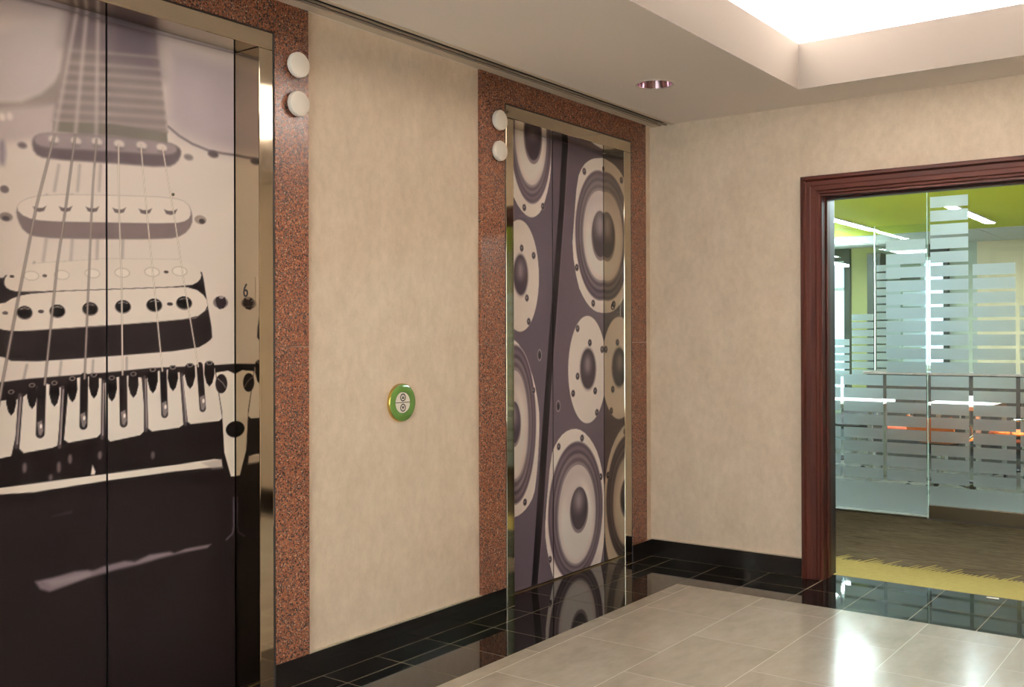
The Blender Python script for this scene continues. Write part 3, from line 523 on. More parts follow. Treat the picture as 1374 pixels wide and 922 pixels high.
('l',[(1.828,2.0346),(1.7939,1.7874),(1.7655,1.6032),(1.7223,1.2084)],0.008969999999999999,(88,78,76),0.0025,0.85),
('l',[(1.828,2.0346),(1.7939,1.7874),(1.7655,1.6032),(1.7223,1.2084)],0.0039,(150,140,134),0.002,1),
('l',[(1.9039,2.034),(1.8915,1.8881),(1.8859,1.7916),(1.8775,1.6096),(1.8595,1.2229)],0.00805,(92,82,80),0.0025,0.85),
('l',[(1.9039,2.034),(1.8915,1.8881),(1.8859,1.7916),(1.8775,1.6096),(1.8595,1.2229)],0.0035,(152,142,136),0.002,1),
('l',[(1.9853,2.0261),(1.9877,1.7836),(1.9957,1.5748),(1.9993,1.2308)],0.006324999999999999,(150,138,128),0.0025,0.85),
('l',[(1.9853,2.0261),(1.9877,1.7836),(1.9957,1.5748),(1.9993,1.2308)],0.00275,(232,223,214),0.002,1),
('l',[(2.0715,2.0391),(2.0945,1.8044),(2.1267,1.5117),(2.1563,1.2391)],0.005519999999999999,(154,142,132),0.0025,0.85),
('l',[(2.0715,2.0391),(2.0945,1.8044),(2.1267,1.5117),(2.1563,1.2391)],0.0024,(236,228,218),0.002,1),
('l',[(2.1581,2.0442),(2.2055,1.8044),(2.247,1.5592),(2.3072,1.2512)],0.005519999999999999,(154,142,132),0.0025,0.85),
('l',[(2.1581,2.0442),(2.2055,1.8044),(2.247,1.5592),(2.3072,1.2512)],0.0024,(236,228,218),0.002,1),
('l',[(1.6486,2.4444),(2.4787,2.4549)],0.004,(110,98,104),0.004,0.8),
('p',[(1.3621,2.4956),(2.5292,2.8504),(2.5281,2.4602),(2.4787,2.4549),(1.6486,2.4444),(1.3621,2.4403)],(150,138,146),0.004,0.25)]
SPEAKERS=[
('p',[(3.5162,2.7653),(6.028,3.3636),(5.9958,-0.8727),(3.504,-0.201)],(88,77,85),0.01,1),
('p',[(3.5162,2.7653),(4.7565,3.0608),(4.7456,2.5033),(4.6979,2.0374),(4.5756,1.1589),(4.4352,0.008),(3.5054,0.1467)],(84,74,83),0.006,1),
('p',[(4.6281,2.7386),(4.7472,2.762),(4.7456,2.5033),(4.6979,2.0374),(4.6215,1.573)],(78,68,76),0.006,1),
('p',[(4.7929,2.7709),(4.7913,2.5106),(4.7432,2.084),(4.6191,1.1576),(4.521,0.3423),(4.4626,-0.0542),(4.4074,-0.0426),(4.4506,0.2922),(4.5612,1.1594),(4.6907,2.0787),(4.7305,2.5009),(4.7396,2.7605)],(36,30,34),0.003,1),
('l',[(4.8044,2.7732),(4.799,2.5119),(4.7508,2.0848),(4.6264,1.1574),(4.5281,0.3413),(4.4696,-0.0557)],0.004,(112,100,108),0.003,0.7),
('p',[(4.3136,2.6768),(4.5058,2.7146),(4.6094,2.6568),(4.6158,2.5025),(4.6173,2.383),(4.6124,2.2993),(4.5997,2.225),(4.5776,2.1603),(4.5536,2.1069),(4.5292,2.0658),(4.5007,2.0351),(4.4683,2.0157),(4.4377,2.0055),(4.406,2.005),(4.372,2.0138),(4.3356,2.0318),(4.2984,2.0611),(4.263,2.1008),(4.2384,2.1472),(4.2256,2.2006),(4.2198,2.335),(4.2209,2.5508)],(222,213,209),0.002,1),
('e',(4.4264,2.4557),(0.1952,0.3795),(150,138,142),0.003,1,0),
('e',(4.4261,2.4556),(0.1896,0.372),(74,63,71),0.003,1,0),
('e',(4.4257,2.4557),(0.1824,0.3564),(96,84,92),0.006,1,0),
('e',(4.4253,2.4556),(0.1743,0.339),(66,56,64),0.006,1,0),
('e',(4.4249,2.4556),(0.1672,0.3235),(112,100,106),0.006,1,0),
('e',(4.4245,2.4556),(0.159,0.306),(84,73,80),0.006,1,0),
('e',(4.4242,2.4555),(0.151,0.2886),(124,113,118),0.006,1,0),
('e',(4.4239,2.4556),(0.1447,0.275),(196,186,186),0.004,1,0),
('e',(4.4231,2.4226),(0.1302,0.2337),(226,217,214),0.035,1,0),
('e',(4.3934,2.5877),(0.0718,0.1095),(196,186,188),0.05,0.6,0),
('e',(4.4425,2.4466),(0.0854,0.1505),(128,116,120),0.006,1,0),
('e',(4.4424,2.4588),(0.0762,0.142),(54,45,52),0.004,1,0),
('e',(4.4382,2.5078),(0.0381,0.0638),(150,139,144),0.05,0.9,0),
('e',(4.3607,2.0515),(0.0176,0.0201),(120,108,112),0.002,1,0),
('e',(4.3606,2.0515),(0.0128,0.016),(48,40,46),0.002,1,0),
('e',(4.3593,2.0534),(0.0047,0.0056),(170,160,162),0.002,0.8,0),
('e',(4.5342,2.0753),(0.0185,0.0205),(120,108,112),0.002,1,0),
('e',(4.5342,2.0753),(0.0135,0.0164),(48,40,46),0.002,1,0),
('e',(4.5328,2.0773),(0.005,0.0058),(170,160,162),0.002,0.8,0),
('e',(4.3197,1.6834),(0.1771,0.3016),(120,108,112),0.003,1,0),
('e',(4.3196,1.6835),(0.1736,0.2981),(222,213,209),0.002,1,0),
('e',(4.3266,1.6878),(0.0731,0.1214),(190,180,178),0.006,1,0),
('e',(4.3265,1.6877),(0.0663,0.1114),(120,108,112),0.0015,1,0),
('e',(4.3263,1.6878),(0.0596,0.1045),(58,48,54),0.0015,1,0),
('e',(4.3262,1.6878),(0.0563,0.0995),(58,48,54),0.004,1,0),
('e',(4.3232,1.7126),(0.0253,0.0448),(150,138,142),0.035,0.75,0),
('e',(4.336,1.8317),(0.0174,0.0199),(120,108,112),0.002,1,0),
('e',(4.336,1.8317),(0.0128,0.0159),(48,40,46),0.002,1,0),
('e',(4.3346,1.8337),(0.0047,0.0055),(170,160,162),0.002,0.8,0),
('e',(4.445,1.7988),(0.0181,0.0202),(120,108,112),0.002,1,0),
('e',(4.4449,1.7988),(0.0132,0.0162),(48,40,46),0.002,1,0),
('e',(4.4436,1.8007),(0.0049,0.0057),(170,160,162),0.002,0.8,0),
('e',(4.3819,1.5661),(0.0177,0.0201),(120,108,112),0.002,1,0),
('e',(4.3819,1.5661),(0.013,0.0161),(48,40,46),0.002,1,0),
('e',(4.3804,1.568),(0.0048,0.0056),(170,160,162),0.002,0.8,0),
('e',(4.3982,1.4398),(0.0178,0.0201),(120,108,112),0.002,1,0),
('e',(4.3982,1.4398),(0.013,0.0161),(48,40,46),0.002,1,0),
('e',(4.3969,1.4419),(0.0048,0.0057),(170,160,162),0.002,0.8,0),
('p',[(4.1189,1.3041),(4.2083,1.3344),(4.2702,1.3399),(4.3032,1.32),(4.3364,1.2898),(4.3699,1.2494),(4.4017,1.2005),(4.433,1.1431),(4.4563,1.0856),(4.4741,1.0279),(4.4857,0.9785),(4.4925,0.9373),(4.4943,0.8761),(4.4897,0.7949),(4.4822,0.7142),(4.472,0.634),(4.4597,0.5696),(4.4477,0.5201),(4.4267,0.4816),(4.397,0.4533),(4.3656,0.4316),(4.3318,0.4165),(4.2984,0.4075),(4.2654,0.4044),(4.2036,0.4096),(4.1146,0.4227),(4.072,0.6437),(4.0741,1.0742)],(222,213,209),0.002,1),
('e',(4.2703,0.893),(0.1943,0.4257),(150,138,142),0.003,1,0),
('e',(4.27,0.8931),(0.1886,0.4173),(74,63,71),0.003,1,0),
('e',(4.2694,0.893),(0.1779,0.3966),(96,84,92),0.006,1,0),
('e',(4.2688,0.893),(0.1658,0.3732),(66,56,64),0.006,1,0),
('e',(4.2683,0.8929),(0.1551,0.3524),(112,100,106),0.006,1,0),
('e',(4.2677,0.8929),(0.143,0.329),(84,73,80),0.006,1,0),
('e',(4.2672,0.8929),(0.1309,0.3056),(124,113,118),0.006,1,0),
('e',(4.2668,0.8929),(0.1216,0.2874),(196,186,186),0.004,1,0),
('e',(4.2663,0.8584),(0.1094,0.2443),(226,217,214),0.035,1,0),
('e',(4.2417,1.0378),(0.0603,0.1146),(196,186,188),0.05,0.6,0),
('e',(4.2652,0.8928),(0.0589,0.1169),(128,116,120),0.006,1,0),
('e',(4.2651,0.9046),(0.0525,0.1102),(54,45,52),0.004,1,0),
('e',(4.2623,0.9434),(0.0262,0.0495),(150,139,144),0.05,0.9,0),
('e',(4.4382,1.0661),(0.018,0.0202),(120,108,112),0.002,1,0),
('e',(4.4382,1.0661),(0.0131,0.0161),(48,40,46),0.002,1,0),
('e',(4.4367,1.0682),(0.0049,0.0057),(170,160,162),0.002,0.8,0),
('e',(4.3585,0.4706),(0.0175,0.0199),(120,108,112),0.002,1,0),
('e',(4.3584,0.4706),(0.0128,0.016),(48,40,46),0.002,1,0),
('e',(4.357,0.4728),(0.0048,0.0056),(170,160,162),0.002,0.8,0),
('p',[(4.827,1.9007),(4.8375,1.9812),(4.8514,2.0829),(4.8701,2.2079),(4.8941,2.2915),(4.9237,2.3343),(4.959,2.3673),(4.9995,2.3904),(5.0363,2.4065),(5.0692,2.4156),(5.1318,2.4266),(5.2256,2.4399),(5.3241,2.4217),(5.426,2.3707),(5.4886,2.159),(5.5101,1.7861),(5.4552,1.5737),(5.3288,1.5247),(5.2281,1.5001),(5.1512,1.4988),(5.0925,1.5031),(5.0512,1.5139),(5.0104,1.5324),(4.9701,1.5603),(4.9327,1.595),(4.8965,1.637),(4.8647,1.709),(4.8365,1.8105)],(222,213,209),0.002,1),
('e',(5.1262,1.9614),(0.2721,0.3908),(150,138,142),0.003,1,0),
('e',(5.1257,1.9614),(0.2643,0.3831),(74,63,71),0.003,1,0),
('e',(5.1262,1.9615),(0.2522,0.3647),(96,84,92),0.006,1,0),
('e',(5.1268,1.9616),(0.2387,0.3439),(66,56,64),0.006,1,0),
('e',(5.1273,1.9617),(0.2267,0.3254),(112,100,106),0.006,1,0),
('e',(5.1281,1.9618),(0.2131,0.3046),(84,73,80),0.006,1,0),
('e',(5.1288,1.9619),(0.1996,0.2838),(124,113,118),0.006,1,0),
('e',(5.1295,1.962),(0.189,0.2676),(196,186,186),0.004,1,0),
('e',(5.1283,1.9299),(0.1702,0.2275),(226,217,214),0.035,1,0),
('e',(5.0892,2.092),(0.0936,0.1065),(196,186,188),0.05,0.6,0),
('e',(5.1285,1.9576),(0.0988,0.1466),(128,116,120),0.006,1,0),
('e',(5.1283,1.971),(0.0882,0.1383),(54,45,52),0.004,1,0),
('e',(5.1234,2.019),(0.0441,0.0622),(150,139,144),0.05,0.9,0),
('e',(4.9548,2.3232),(0.0208,0.0218),(120,108,112),0.002,1,0),
('e',(4.9547,2.3232),(0.0152,0.0174),(48,40,46),0.002,1,0),
('e',(4.9531,2.3251),(0.0056,0.0061),(170,160,162),0.002,0.8,0),
('e',(5.1738,2.3652),(0.0221,0.0225),(120,108,112),0.002,1,0),
('e',(5.1738,2.3652),(0.0161,0.018),(48,40,46),0.002,1,0),
('e',(5.1721,2.3672),(0.0059,0.0063),(170,160,162),0.002,0.8,0),
('e',(4.8721,1.7568),(0.0204,0.0215),(120,108,112),0.002,1,0),
('e',(4.8721,1.7567),(0.0149,0.0172),(48,40,46),0.002,1,0),
('e',(4.8705,1.7588),(0.0055,0.006),(170,160,162),0.002,0.8,0),
('e',(5.0474,1.5543),(0.0214,0.0221),(120,108,112),0.002,1,0),
('e',(5.0474,1.5543),(0.0156,0.0177),(48,40,46),0.002,1,0),
('e',(5.0457,1.5566),(0.0057,0.0061),(170,160,162),0.002,0.8,0),
('e',(4.9858,1.1641),(0.2101,0.3181),(120,108,112),0.003,1,0),
('e',(4.9855,1.1641),(0.2059,0.3144),(222,213,209),0.002,1,0),
('e',(4.9891,1.1681),(0.0946,0.1333),(190,180,178),0.006,1,0),
('e',(4.9889,1.1681),(0.0859,0.1224),(120,108,112),0.0015,1,0),
('e',(4.9887,1.1681),(0.0772,0.1148),(58,48,54),0.0015,1,0),
('e',(4.9886,1.1681),(0.0728,0.1093),(58,48,54),0.004,1,0),
('e',(4.9846,1.1955),(0.0327,0.0491),(150,138,142),0.035,0.75,0),
('e',(4.8778,1.4038),(0.0204,0.0215),(120,108,112),0.002,1,0),
('e',(4.8778,1.4037),(0.0149,0.0172),(48,40,46),0.002,1,0),
('e',(4.8762,1.4059),(0.0055,0.006),(170,160,162),0.002,0.8,0),
('e',(5.0091,1.3209),(0.0212,0.022),(120,108,112),0.002,1,0),
('e',(5.0091,1.3209),(0.0155,0.0176),(48,40,46),0.002,1,0),
('e',(5.0075,1.3232),(0.0057,0.0061),(170,160,162),0.002,0.8,0),
('e',(5.1456,1.2798),(0.0219,0.0223),(120,108,112),0.002,1,0),
('e',(5.1456,1.2798),(0.016,0.0179),(48,40,46),0.002,1,0),
('e',(5.1439,1.282),(0.0059,0.0062),(170,160,162),0.002,0.8,0),
('e',(4.8762,1.1281),(0.0204,0.0215),(120,108,112),0.002,1,0),
('e',(4.8761,1.1281),(0.0149,0.0172),(48,40,46),0.002,1,0),
('e',(4.8746,1.1303),(0.0055,0.006),(170,160,162),0.002,0.8,0),
('e',(5.0656,1.0351),(0.0215,0.0221),(120,108,112),0.002,1,0),
('e',(5.0656,1.0351),(0.0157,0.0177),(48,40,46),0.002,1,0),
('e',(5.0639,1.0374),(0.0058,0.0062),(170,160,162),0.002,0.8,0),
('e',(4.8289,1.0313),(0.0202,0.0213),(120,108,112),0.002,1,0),
('e',(4.8288,1.0314),(0.0147,0.0171),(48,40,46),0.002,1,0),
('e',(4.8272,1.0335),(0.0055,0.006),(170,160,162),0.002,0.8,0),
('e',(5.0846,0.9053),(0.0215,0.0222),(120,108,112),0.002,1,0),
('e',(5.0846,0.9053),(0.0157,0.0177),(48,40,46),0.002,1,0),
('e',(5.083,0.9077),(0.0059,0.0062),(170,160,162),0.002,0.8,0),
('p',[(4.6151,0.7088),(4.6402,0.7456),(4.6743,0.7772),(4.7147,0.8032),(4.7601,0.8203),(4.8106,0.8279),(4.8587,0.8264),(4.9057,0.8155),(4.9534,0.794),(5.0016,0.7612),(5.0438,0.7225),(5.0815,0.6776),(5.112,0.6245),(5.1368,0.564),(5.1533,0.5064),(5.1614,0.4518),(5.1669,0.3795),(5.1714,0.2894),(5.1657,0.2007),(5.1533,0.1133),(5.1309,0.0334),(5.1019,-0.0386),(5.0617,-0.0971),(5.0122,-0.1425),(4.9078,-0.1477),(4.7531,-0.1152),(4.6635,-0.0706),(4.6344,-0.0122),(4.607,0.05),(4.5828,0.1165),(4.563,0.1818),(4.549,0.2458),(4.5458,0.3132),(4.5533,0.3835),(4.5683,0.4868),(4.5907,0.6219)],(222,213,209),0.002,1),
('e',(4.8597,0.3533),(0.2889,0.4017),(150,138,142),0.003,1,0),
('e',(4.859,0.3534),(0.2805,0.3939),(74,63,71),0.003,1,0),
('e',(4.8604,0.3503),(0.2669,0.3762),(96,84,92),0.006,1,0),
('e',(4.8621,0.3468),(0.2516,0.3563),(66,56,64),0.006,1,0),
('e',(4.8636,0.3437),(0.238,0.3386),(112,100,106),0.006,1,0),
('e',(4.8654,0.3402),(0.2227,0.3187),(84,73,80),0.006,1,0),
('e',(4.8673,0.3367),(0.2074,0.2986),(124,113,118),0.006,1,0),
('e',(4.8688,0.3339),(0.1954,0.2832),(196,186,186),0.004,1,0),
('e',(4.8676,0.2999),(0.1758,0.2407),(226,217,214),0.035,1,0),
('e',(4.8268,0.4803),(0.0966,0.1127),(196,186,188),0.05,0.6,0),
('e',(4.8884,0.3519),(0.0968,0.13),(128,116,120),0.006,1,0),
('e',(4.8883,0.3649),(0.0865,0.1226),(54,45,52),0.004,1,0),
('e',(4.8834,0.4083),(0.0432,0.0552),(150,139,144),0.05,0.9,0),
('e',(4.9214,0.7671),(0.0207,0.0217),(120,108,112),0.002,1,0),
('e',(4.9213,0.7671),(0.0151,0.0173),(48,40,46),0.002,1,0),
('e',(4.9198,0.7693),(0.0055,0.006),(170,160,162),0.002,0.8,0),
('e',(4.6808,0.739),(0.0193,0.0209),(120,108,112),0.002,1,0),
('e',(4.6808,0.739),(0.0141,0.0167),(48,40,46),0.002,1,0),
('e',(4.6793,0.7412),(0.0052,0.0058),(170,160,162),0.002,0.8,0),
('e',(5.124,0.5187),(0.0219,0.0222),(120,108,112),0.002,1,0),
('e',(5.1239,0.5187),(0.016,0.0178),(48,40,46),0.002,1,0),
('e',(5.1222,0.5211),(0.0059,0.0062),(170,160,162),0.002,0.8,0),
('e',(4.5915,0.121),(0.0188,0.0206),(120,108,112),0.002,1,0),
('e',(4.5915,0.1211),(0.0137,0.0165),(48,40,46),0.002,1,0),
('e',(4.59,0.1234),(0.0051,0.0058),(170,160,162),0.002,0.8,0),
('e',(5.16,2.6627),(0.2033,0.1614),(222,213,209),0.002,1,0),
('e',(5.1572,2.6717),(0.1439,0.1166),(74,63,71),0.003,1,0),
('e',(4.4979,1.2572),(0.0211,0.0327),(132,121,126),0.002,1,0),
('e',(4.4978,1.2572),(0.0154,0.0245),(60,50,56),0.002,1,0),
('e',(4.5007,1.2531),(0.0105,0.0147),(24,19,22),0.002,1,0),
('e',(4.6769,0.9674),(0.0223,0.0334),(132,121,126),0.002,1,0),
('e',(4.6769,0.9674),(0.0163,0.0251),(60,50,56),0.002,1,0),
('e',(4.6799,0.963),(0.0111,0.0151),(24,19,22),0.002,1,0),
('l',[(4.2727,2.4633),(5.1785,2.4534)],0.004,(70,60,68),0.003,0.8)]
# ------------------------------------------------------------------ the setting: ceiling
WX = -.02                     # plane of the wall covering, 2 cm behind stone and baseboard
E1 = (1.381, 2.474); E2 = (4.073, 5.166)     # clear lift openings along y
ZH = 2.456                    # clear height of the lift openings
DX = -.145                    # face of the lift doors
WB = YB+.02; WBT = 5.70       # far wall covering plane and the rear of that wall
DO = (1.075, RW-1.075); DZ = 2.134            # doorway in the far wall

m = MB()
CX0 = .150                    # soffit starts beside the linear diffuser
hole = (.530, 4.580, .092)
def soffit(x0, x1, y0, y1): m.v += [(x0, y0, ZC), (x0, y1, ZC), (x1, y1, ZC), (x1, y0, ZC)]; n = len(m.v)-4; m.f.append((n, n+1, n+2, n+3))
sq = .20; hx, hy, hr = hole
soffit(CX0, hx-sq, Y0, WBT); soffit(hx+sq, TX0, Y0, WBT); soffit(hx-sq, hx+sq, Y0, hy-sq); soffit(hx-sq, hx+sq, hy+sq, WBT)
n = len(m.v)
for k in range(32):
    a = 2*math.pi*k/32; ca, sa = math.cos(a), math.sin(a); q = sq/max(abs(ca), abs(sa))
    m.v += [(hx+hr*ca, hy+hr*sa, ZC), (hx+q*ca, hy+q*sa, ZC)]
for k in range(32):
    a, b = n+2*k, n+2*((k+1) % 32); m.f.append((a, b, b+1, a+1))
soffit(TX1, RW+.1, Y0, WBT); soffit(TX0, TX1, Y0, TY0); soffit(TX0, TX1, TY1, WBT)
soffit(-.2, -.001, Y0, WBT)
struct(m.obj('ceiling', 'ceiling_paint'), 'smooth off-white dropped ceiling around the lit tray')
t = .025; g = .26
m = MB()      # fascia that hides the cove lamps
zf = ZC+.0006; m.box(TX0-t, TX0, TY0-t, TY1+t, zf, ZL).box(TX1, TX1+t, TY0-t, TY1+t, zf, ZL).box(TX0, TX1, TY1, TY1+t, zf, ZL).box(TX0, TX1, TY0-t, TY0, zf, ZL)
cf = m.obj('trim_1', 'fascia_paint_darkened'); struct(cf, 'off-white upright band around the raised ceiling tray')
m = MB(); z2 = 2.76
m.box(TX0-g, TX0-t, TY0-g, TY1+g, z2-.02, z2).box(TX1+t, TX1+g, TY0-g, TY1+g, z2-.02, z2).box(TX0-t, TX1+t, TY1+t, TY1+g, z2-.02, z2).box(TX0-t, TX1+t, TY0-g, TY0-t, z2-.02, z2)
m.box(TX0-g-.02, TX0-g, TY0-g, TY1+g, z2-.02, ZT).box(TX1+g, TX1+g+.02, TY0-g, TY1+g, z2-.02, ZT).box(TX0-g, TX1+g, TY1+g, TY1+g+.02, z2-.02, ZT).box(TX0-g, TX1+g, TY0-g-.02, TY0-g, z2-.02, ZT)
m.box(TX0-g-.02, TX1+g+.02, TY0-g-.02, TY1+g+.02, ZT, ZT+.02)
struct(m.obj('ceiling_tray', 'cove_white'), 'glowing raised white ceiling tray lit from a hidden cove')

# ------------------------------------------------------------------ walls
def wall_with_hole(m, axis, p0, p1, a0, a1, z1, holes):
    """wall slab from p0 to p1 thick; holes = (a, b, top)"""
    def bx(u0, u1, w0, w1):
        if axis == 'x': m.box(p0, p1, u0, u1, w0, w1)
        else: m.box(u0, u1, p0, p1, w0, w1)
    cur = a0
    for h0, h1, zt in holes:
        bx(cur, h0, 0, z1); bx(h0, h1, zt, z1); cur = h1
    bx(cur, a1, 0, z1)
m = MB(); wall_with_hole(m, 'x', -.24, WX, Y0-.1, WB, ZC+.15, [(E1[0]-.06, E1[1]+.06, ZH+.06), (E2[0]-.06, E2[1]+.06, ZH+.06)])
struct(m.obj('wall_left', 'wallcover'), 'beige mottled wall covering between the two lifts')
m = MB(); wall_with_hole(m, 'y', WB, WBT, -1.0, RW+1.0, ZC+.13, [(DO[0]-.02, DO[1]+.02, DZ+.02)])
struct(m.obj('wall_back', 'wallcover'), 'beige mottled wall around the wide doorway')
struct(MB().box(RW, RW+.15, Y0-.1, WB, 0, ZC+.15).obj('wall_right', 'wallcover'))
WF = (.55, 3.75, .30, 2.46)          # unseen window added at the lobby's near end for frontal daylight
struct(MB().box(-.24, WF[0], Y0-.1, Y0, 0, ZC+.15).box(WF[1], RW+.15, Y0-.1, Y0, 0, ZC+.15).box(WF[0], WF[1], Y0-.1, Y0, 0, WF[2]).box(WF[0], WF[1], Y0-.1, Y0, WF[3], ZC+.15).obj('wall_front', 'wallcover'))
e = empty('window_4', ((WF[0]+WF[1])/2, Y0, WF[2])); struct(e)
m = MB()
for q in (WF[0], WF[0]+1.05, WF[0]+2.10, WF[1]-.05): m.box(q, q+.05, Y0-.08, Y0-.02, WF[2], WF[3])
m.box(WF[0], WF[1], Y0-.08, Y0-.02, WF[2], WF[2]+.05).box(WF[0], WF[1], Y0-.08, Y0-.02, WF[3]-.05, WF[3]); m.obj('frame', 'pale_metal', e)
MB().box(WF[0]+.02, WF[1]-.02, Y0-.054, Y0-.048, WF[2]+.02, WF[3]-.02).obj('pane', 'glass', e)

# ------------------------------------------------------------------ floor: grout bed with every tile its own piece
fl = MB().box(-.30, RW+.15, Y0-.1, 5.655, -.06, -.0003).obj('floor', 'grout_dark'); struct(fl, 'polished black and tan tiled lobby floor')
FT = -.012; GP = .0019
BY = [5.488, 5.25, 4.95, 4.65, 4.335, 4.018, 3.712, 3.402, 3.09, 2.785, 2.48, 2.17, 1.86, 1.55, 1.24, .93]
def btile(x0, x1, y0, y1, gx0=1, gx1=1, gy0=1, gy1=1):
    if x1-x0 < .01 or y1-y0 < .01: return
    box_piece('black_tile', x0+GP*gx0, x1-GP*gx1, y0+GP*gy0, y1-GP*gy1, FT, 0, 'black_granite', fl)
for i in range(len(BY)-1):
    y1, y0 = BY[i], BY[i+1]
    cuts = sorted([y0, y1]+[c for c in (E1+E2) if y0 < c < y1])
    for a, b in zip(cuts[:-1], cuts[1:]):
        mid = (a+b)/2; inop = any(e[0] < mid < e[1] for e in (E1, E2))
        btile(DX-.012 if inop else 0, .142, a, b, 1, 1, a == y0, b == y1)
    btile(.142, .455, y0, y1)
BXJ = [.455, .765, 1.07, 1.365, 1.68, 1.985, 2.29, 2.60, 2.91, 3.215, 3.53, 3.845]
for x0, x1 in zip(BXJ[:-1], BXJ[1:]):
    btile(x0, x1, 4.95, 5.25)
    cuts = sorted([x0, x1]+[c for c in DO if x0 < c < x1])
    for a, b in zip(cuts[:-1], cuts[1:]):
        mid = (a+b)/2; ind = DO[0] < mid < DO[1]
        btile(a, b, 5.25, 5.652 if ind else YB, a == x0, b == x1)
for i in range(6):
    y1, y0 = BY[i], BY[i+1]; btile(3.845, 4.16, y0, y1); btile(4.16, RW, y0, y1)
FXJ = [.455, .535, .955, 1.367, 1.775, 2.175, 2.58, 2.99, 3.40, 3.845]
ftb = MB().box(.456, 3.844, Y0, 4.9495, -.004, -.0001).obj('grout_bed', 'grout_light', fl)
for i, (x0, x1) in enumerate(zip(FXJ[:-1], FXJ[1:])):
    y = 4.95; nxt = 4.45 if i % 2 else 4.755
    while y > .6:
        box_piece('floor_tile', x0+.0013, x1-.0013, nxt+.0013, y-.0013, FT, 0, 'field_tile', fl); y = nxt; nxt = y-.61
box_piece('floor_tile', .455+GP, 3.845-GP, Y0, y-GP, FT, 0, 'field_tile', fl)
box_piece('black_tile', GP, .455-GP, Y0, .93-GP, FT, 0, 'black_granite', fl)
box_piece('black_tile', 3.845+GP, RW, Y0, BY[6]-GP, FT, 0, 'black_granite', fl)

# ------------------------------------------------------------------ baseboards
def base_run(par, axis, a0, a1, p_front, p_back, cap=True):
    m = MB(); m2 = MB()
    if axis == 'y':
        m.box(p_back, p_front, a0, a1, .0006, .104); m2.box(p_back, p_front-.001 if p_front > p_back else p_front+.001, a0, a1, .104, .1075)
    else:
        m.box(a0, a1, p_front, p_back, .0006, .104); m2.box(a0, a1, p_front+.001, p_back, .104, .1075)
    m.obj('base_stone', 'base_granite', par, .0015)
    if cap: m2.obj('edge_strip', 'edge_metal', par)
bl = empty('baseboard_left'); struct(bl, 'polished black stone baseboard along the lift wall')
G1 = (1.135, 2.718); G2 = (3.812, 5.426)          # outer edges of the stone surrounds
F1 = (E1[0]-.066, E1[1]+.066); F2 = (E2[0]-.063, E2[1]+.078)   # outer edges of the metal frames
R = .010
base_run(bl, 'y', Y0, G1[0], 0, WX); base_run(bl, 'y', G1[0], F1[0]-R, 0, WX, False); base_run(bl, 'y', F1[1]+R, G1[1], 0, WX, False)
base_run(bl, 'y', G1[1], G2[0], 0, WX); base_run(bl, 'y', G2[0], F2[0]-R, 0, WX, False); base_run(bl, 'y', F2[1]+R, G2[1], 0, WX, False); base_run(bl, 'y', G2[1], WB, 0, WX)
bb = empty('baseboard_back'); struct(bb, 'polished black stone baseboard along the doorway wall')
base_run(bb, 'x', .0005, .962, YB, WB); base_run(bb, 'x', RW-.962, RW, YB, WB)
br = empty('baseboard_right'); struct(br)
MB().box(RW-.02, RW, Y0, YB-.001, .0006, .104).obj('base_stone', 'base_granite', br)

# ------------------------------------------------------------------ red granite surrounds
def surround(name, G, F, label):
    e = empty(name, (0, (G[0]+G[1])/2, 0)); struct(e, label)
    zj = 1.322; zt = 2.528; h = .0008
    for a, b in ((G[0], F[0]-R), (F[1]+R, G[1])):
        MB().box(WX, 0, a, b, .1045, zj-h).obj('granite_slab', 'red_granite', e, .0012)
        MB().box(WX, 0, a, b, zj+h, zt).obj('granite_slab', 'red_granite', e, .0012)
    MB().box(WX, 0, G[0], G[1], zt+.0006, ZC).obj('granite_slab', 'red_granite', e, .0012)
    MB().box(WX+.001, -.003, F[0]-R, F[0], .0, zt).box(WX+.001, -.003, F[1], F[1]+R, .0, zt).box(WX+.001, -.003, F[0], F[1], zt-.006, zt).obj('sealant_joint', 'sealant', e)
    return e
surround('trim_2', G1, F1, 'speckled red granite surround of the guitar lift')
surround('trim_3', G2, F2, 'speckled red granite surround of the loudspeaker lift')
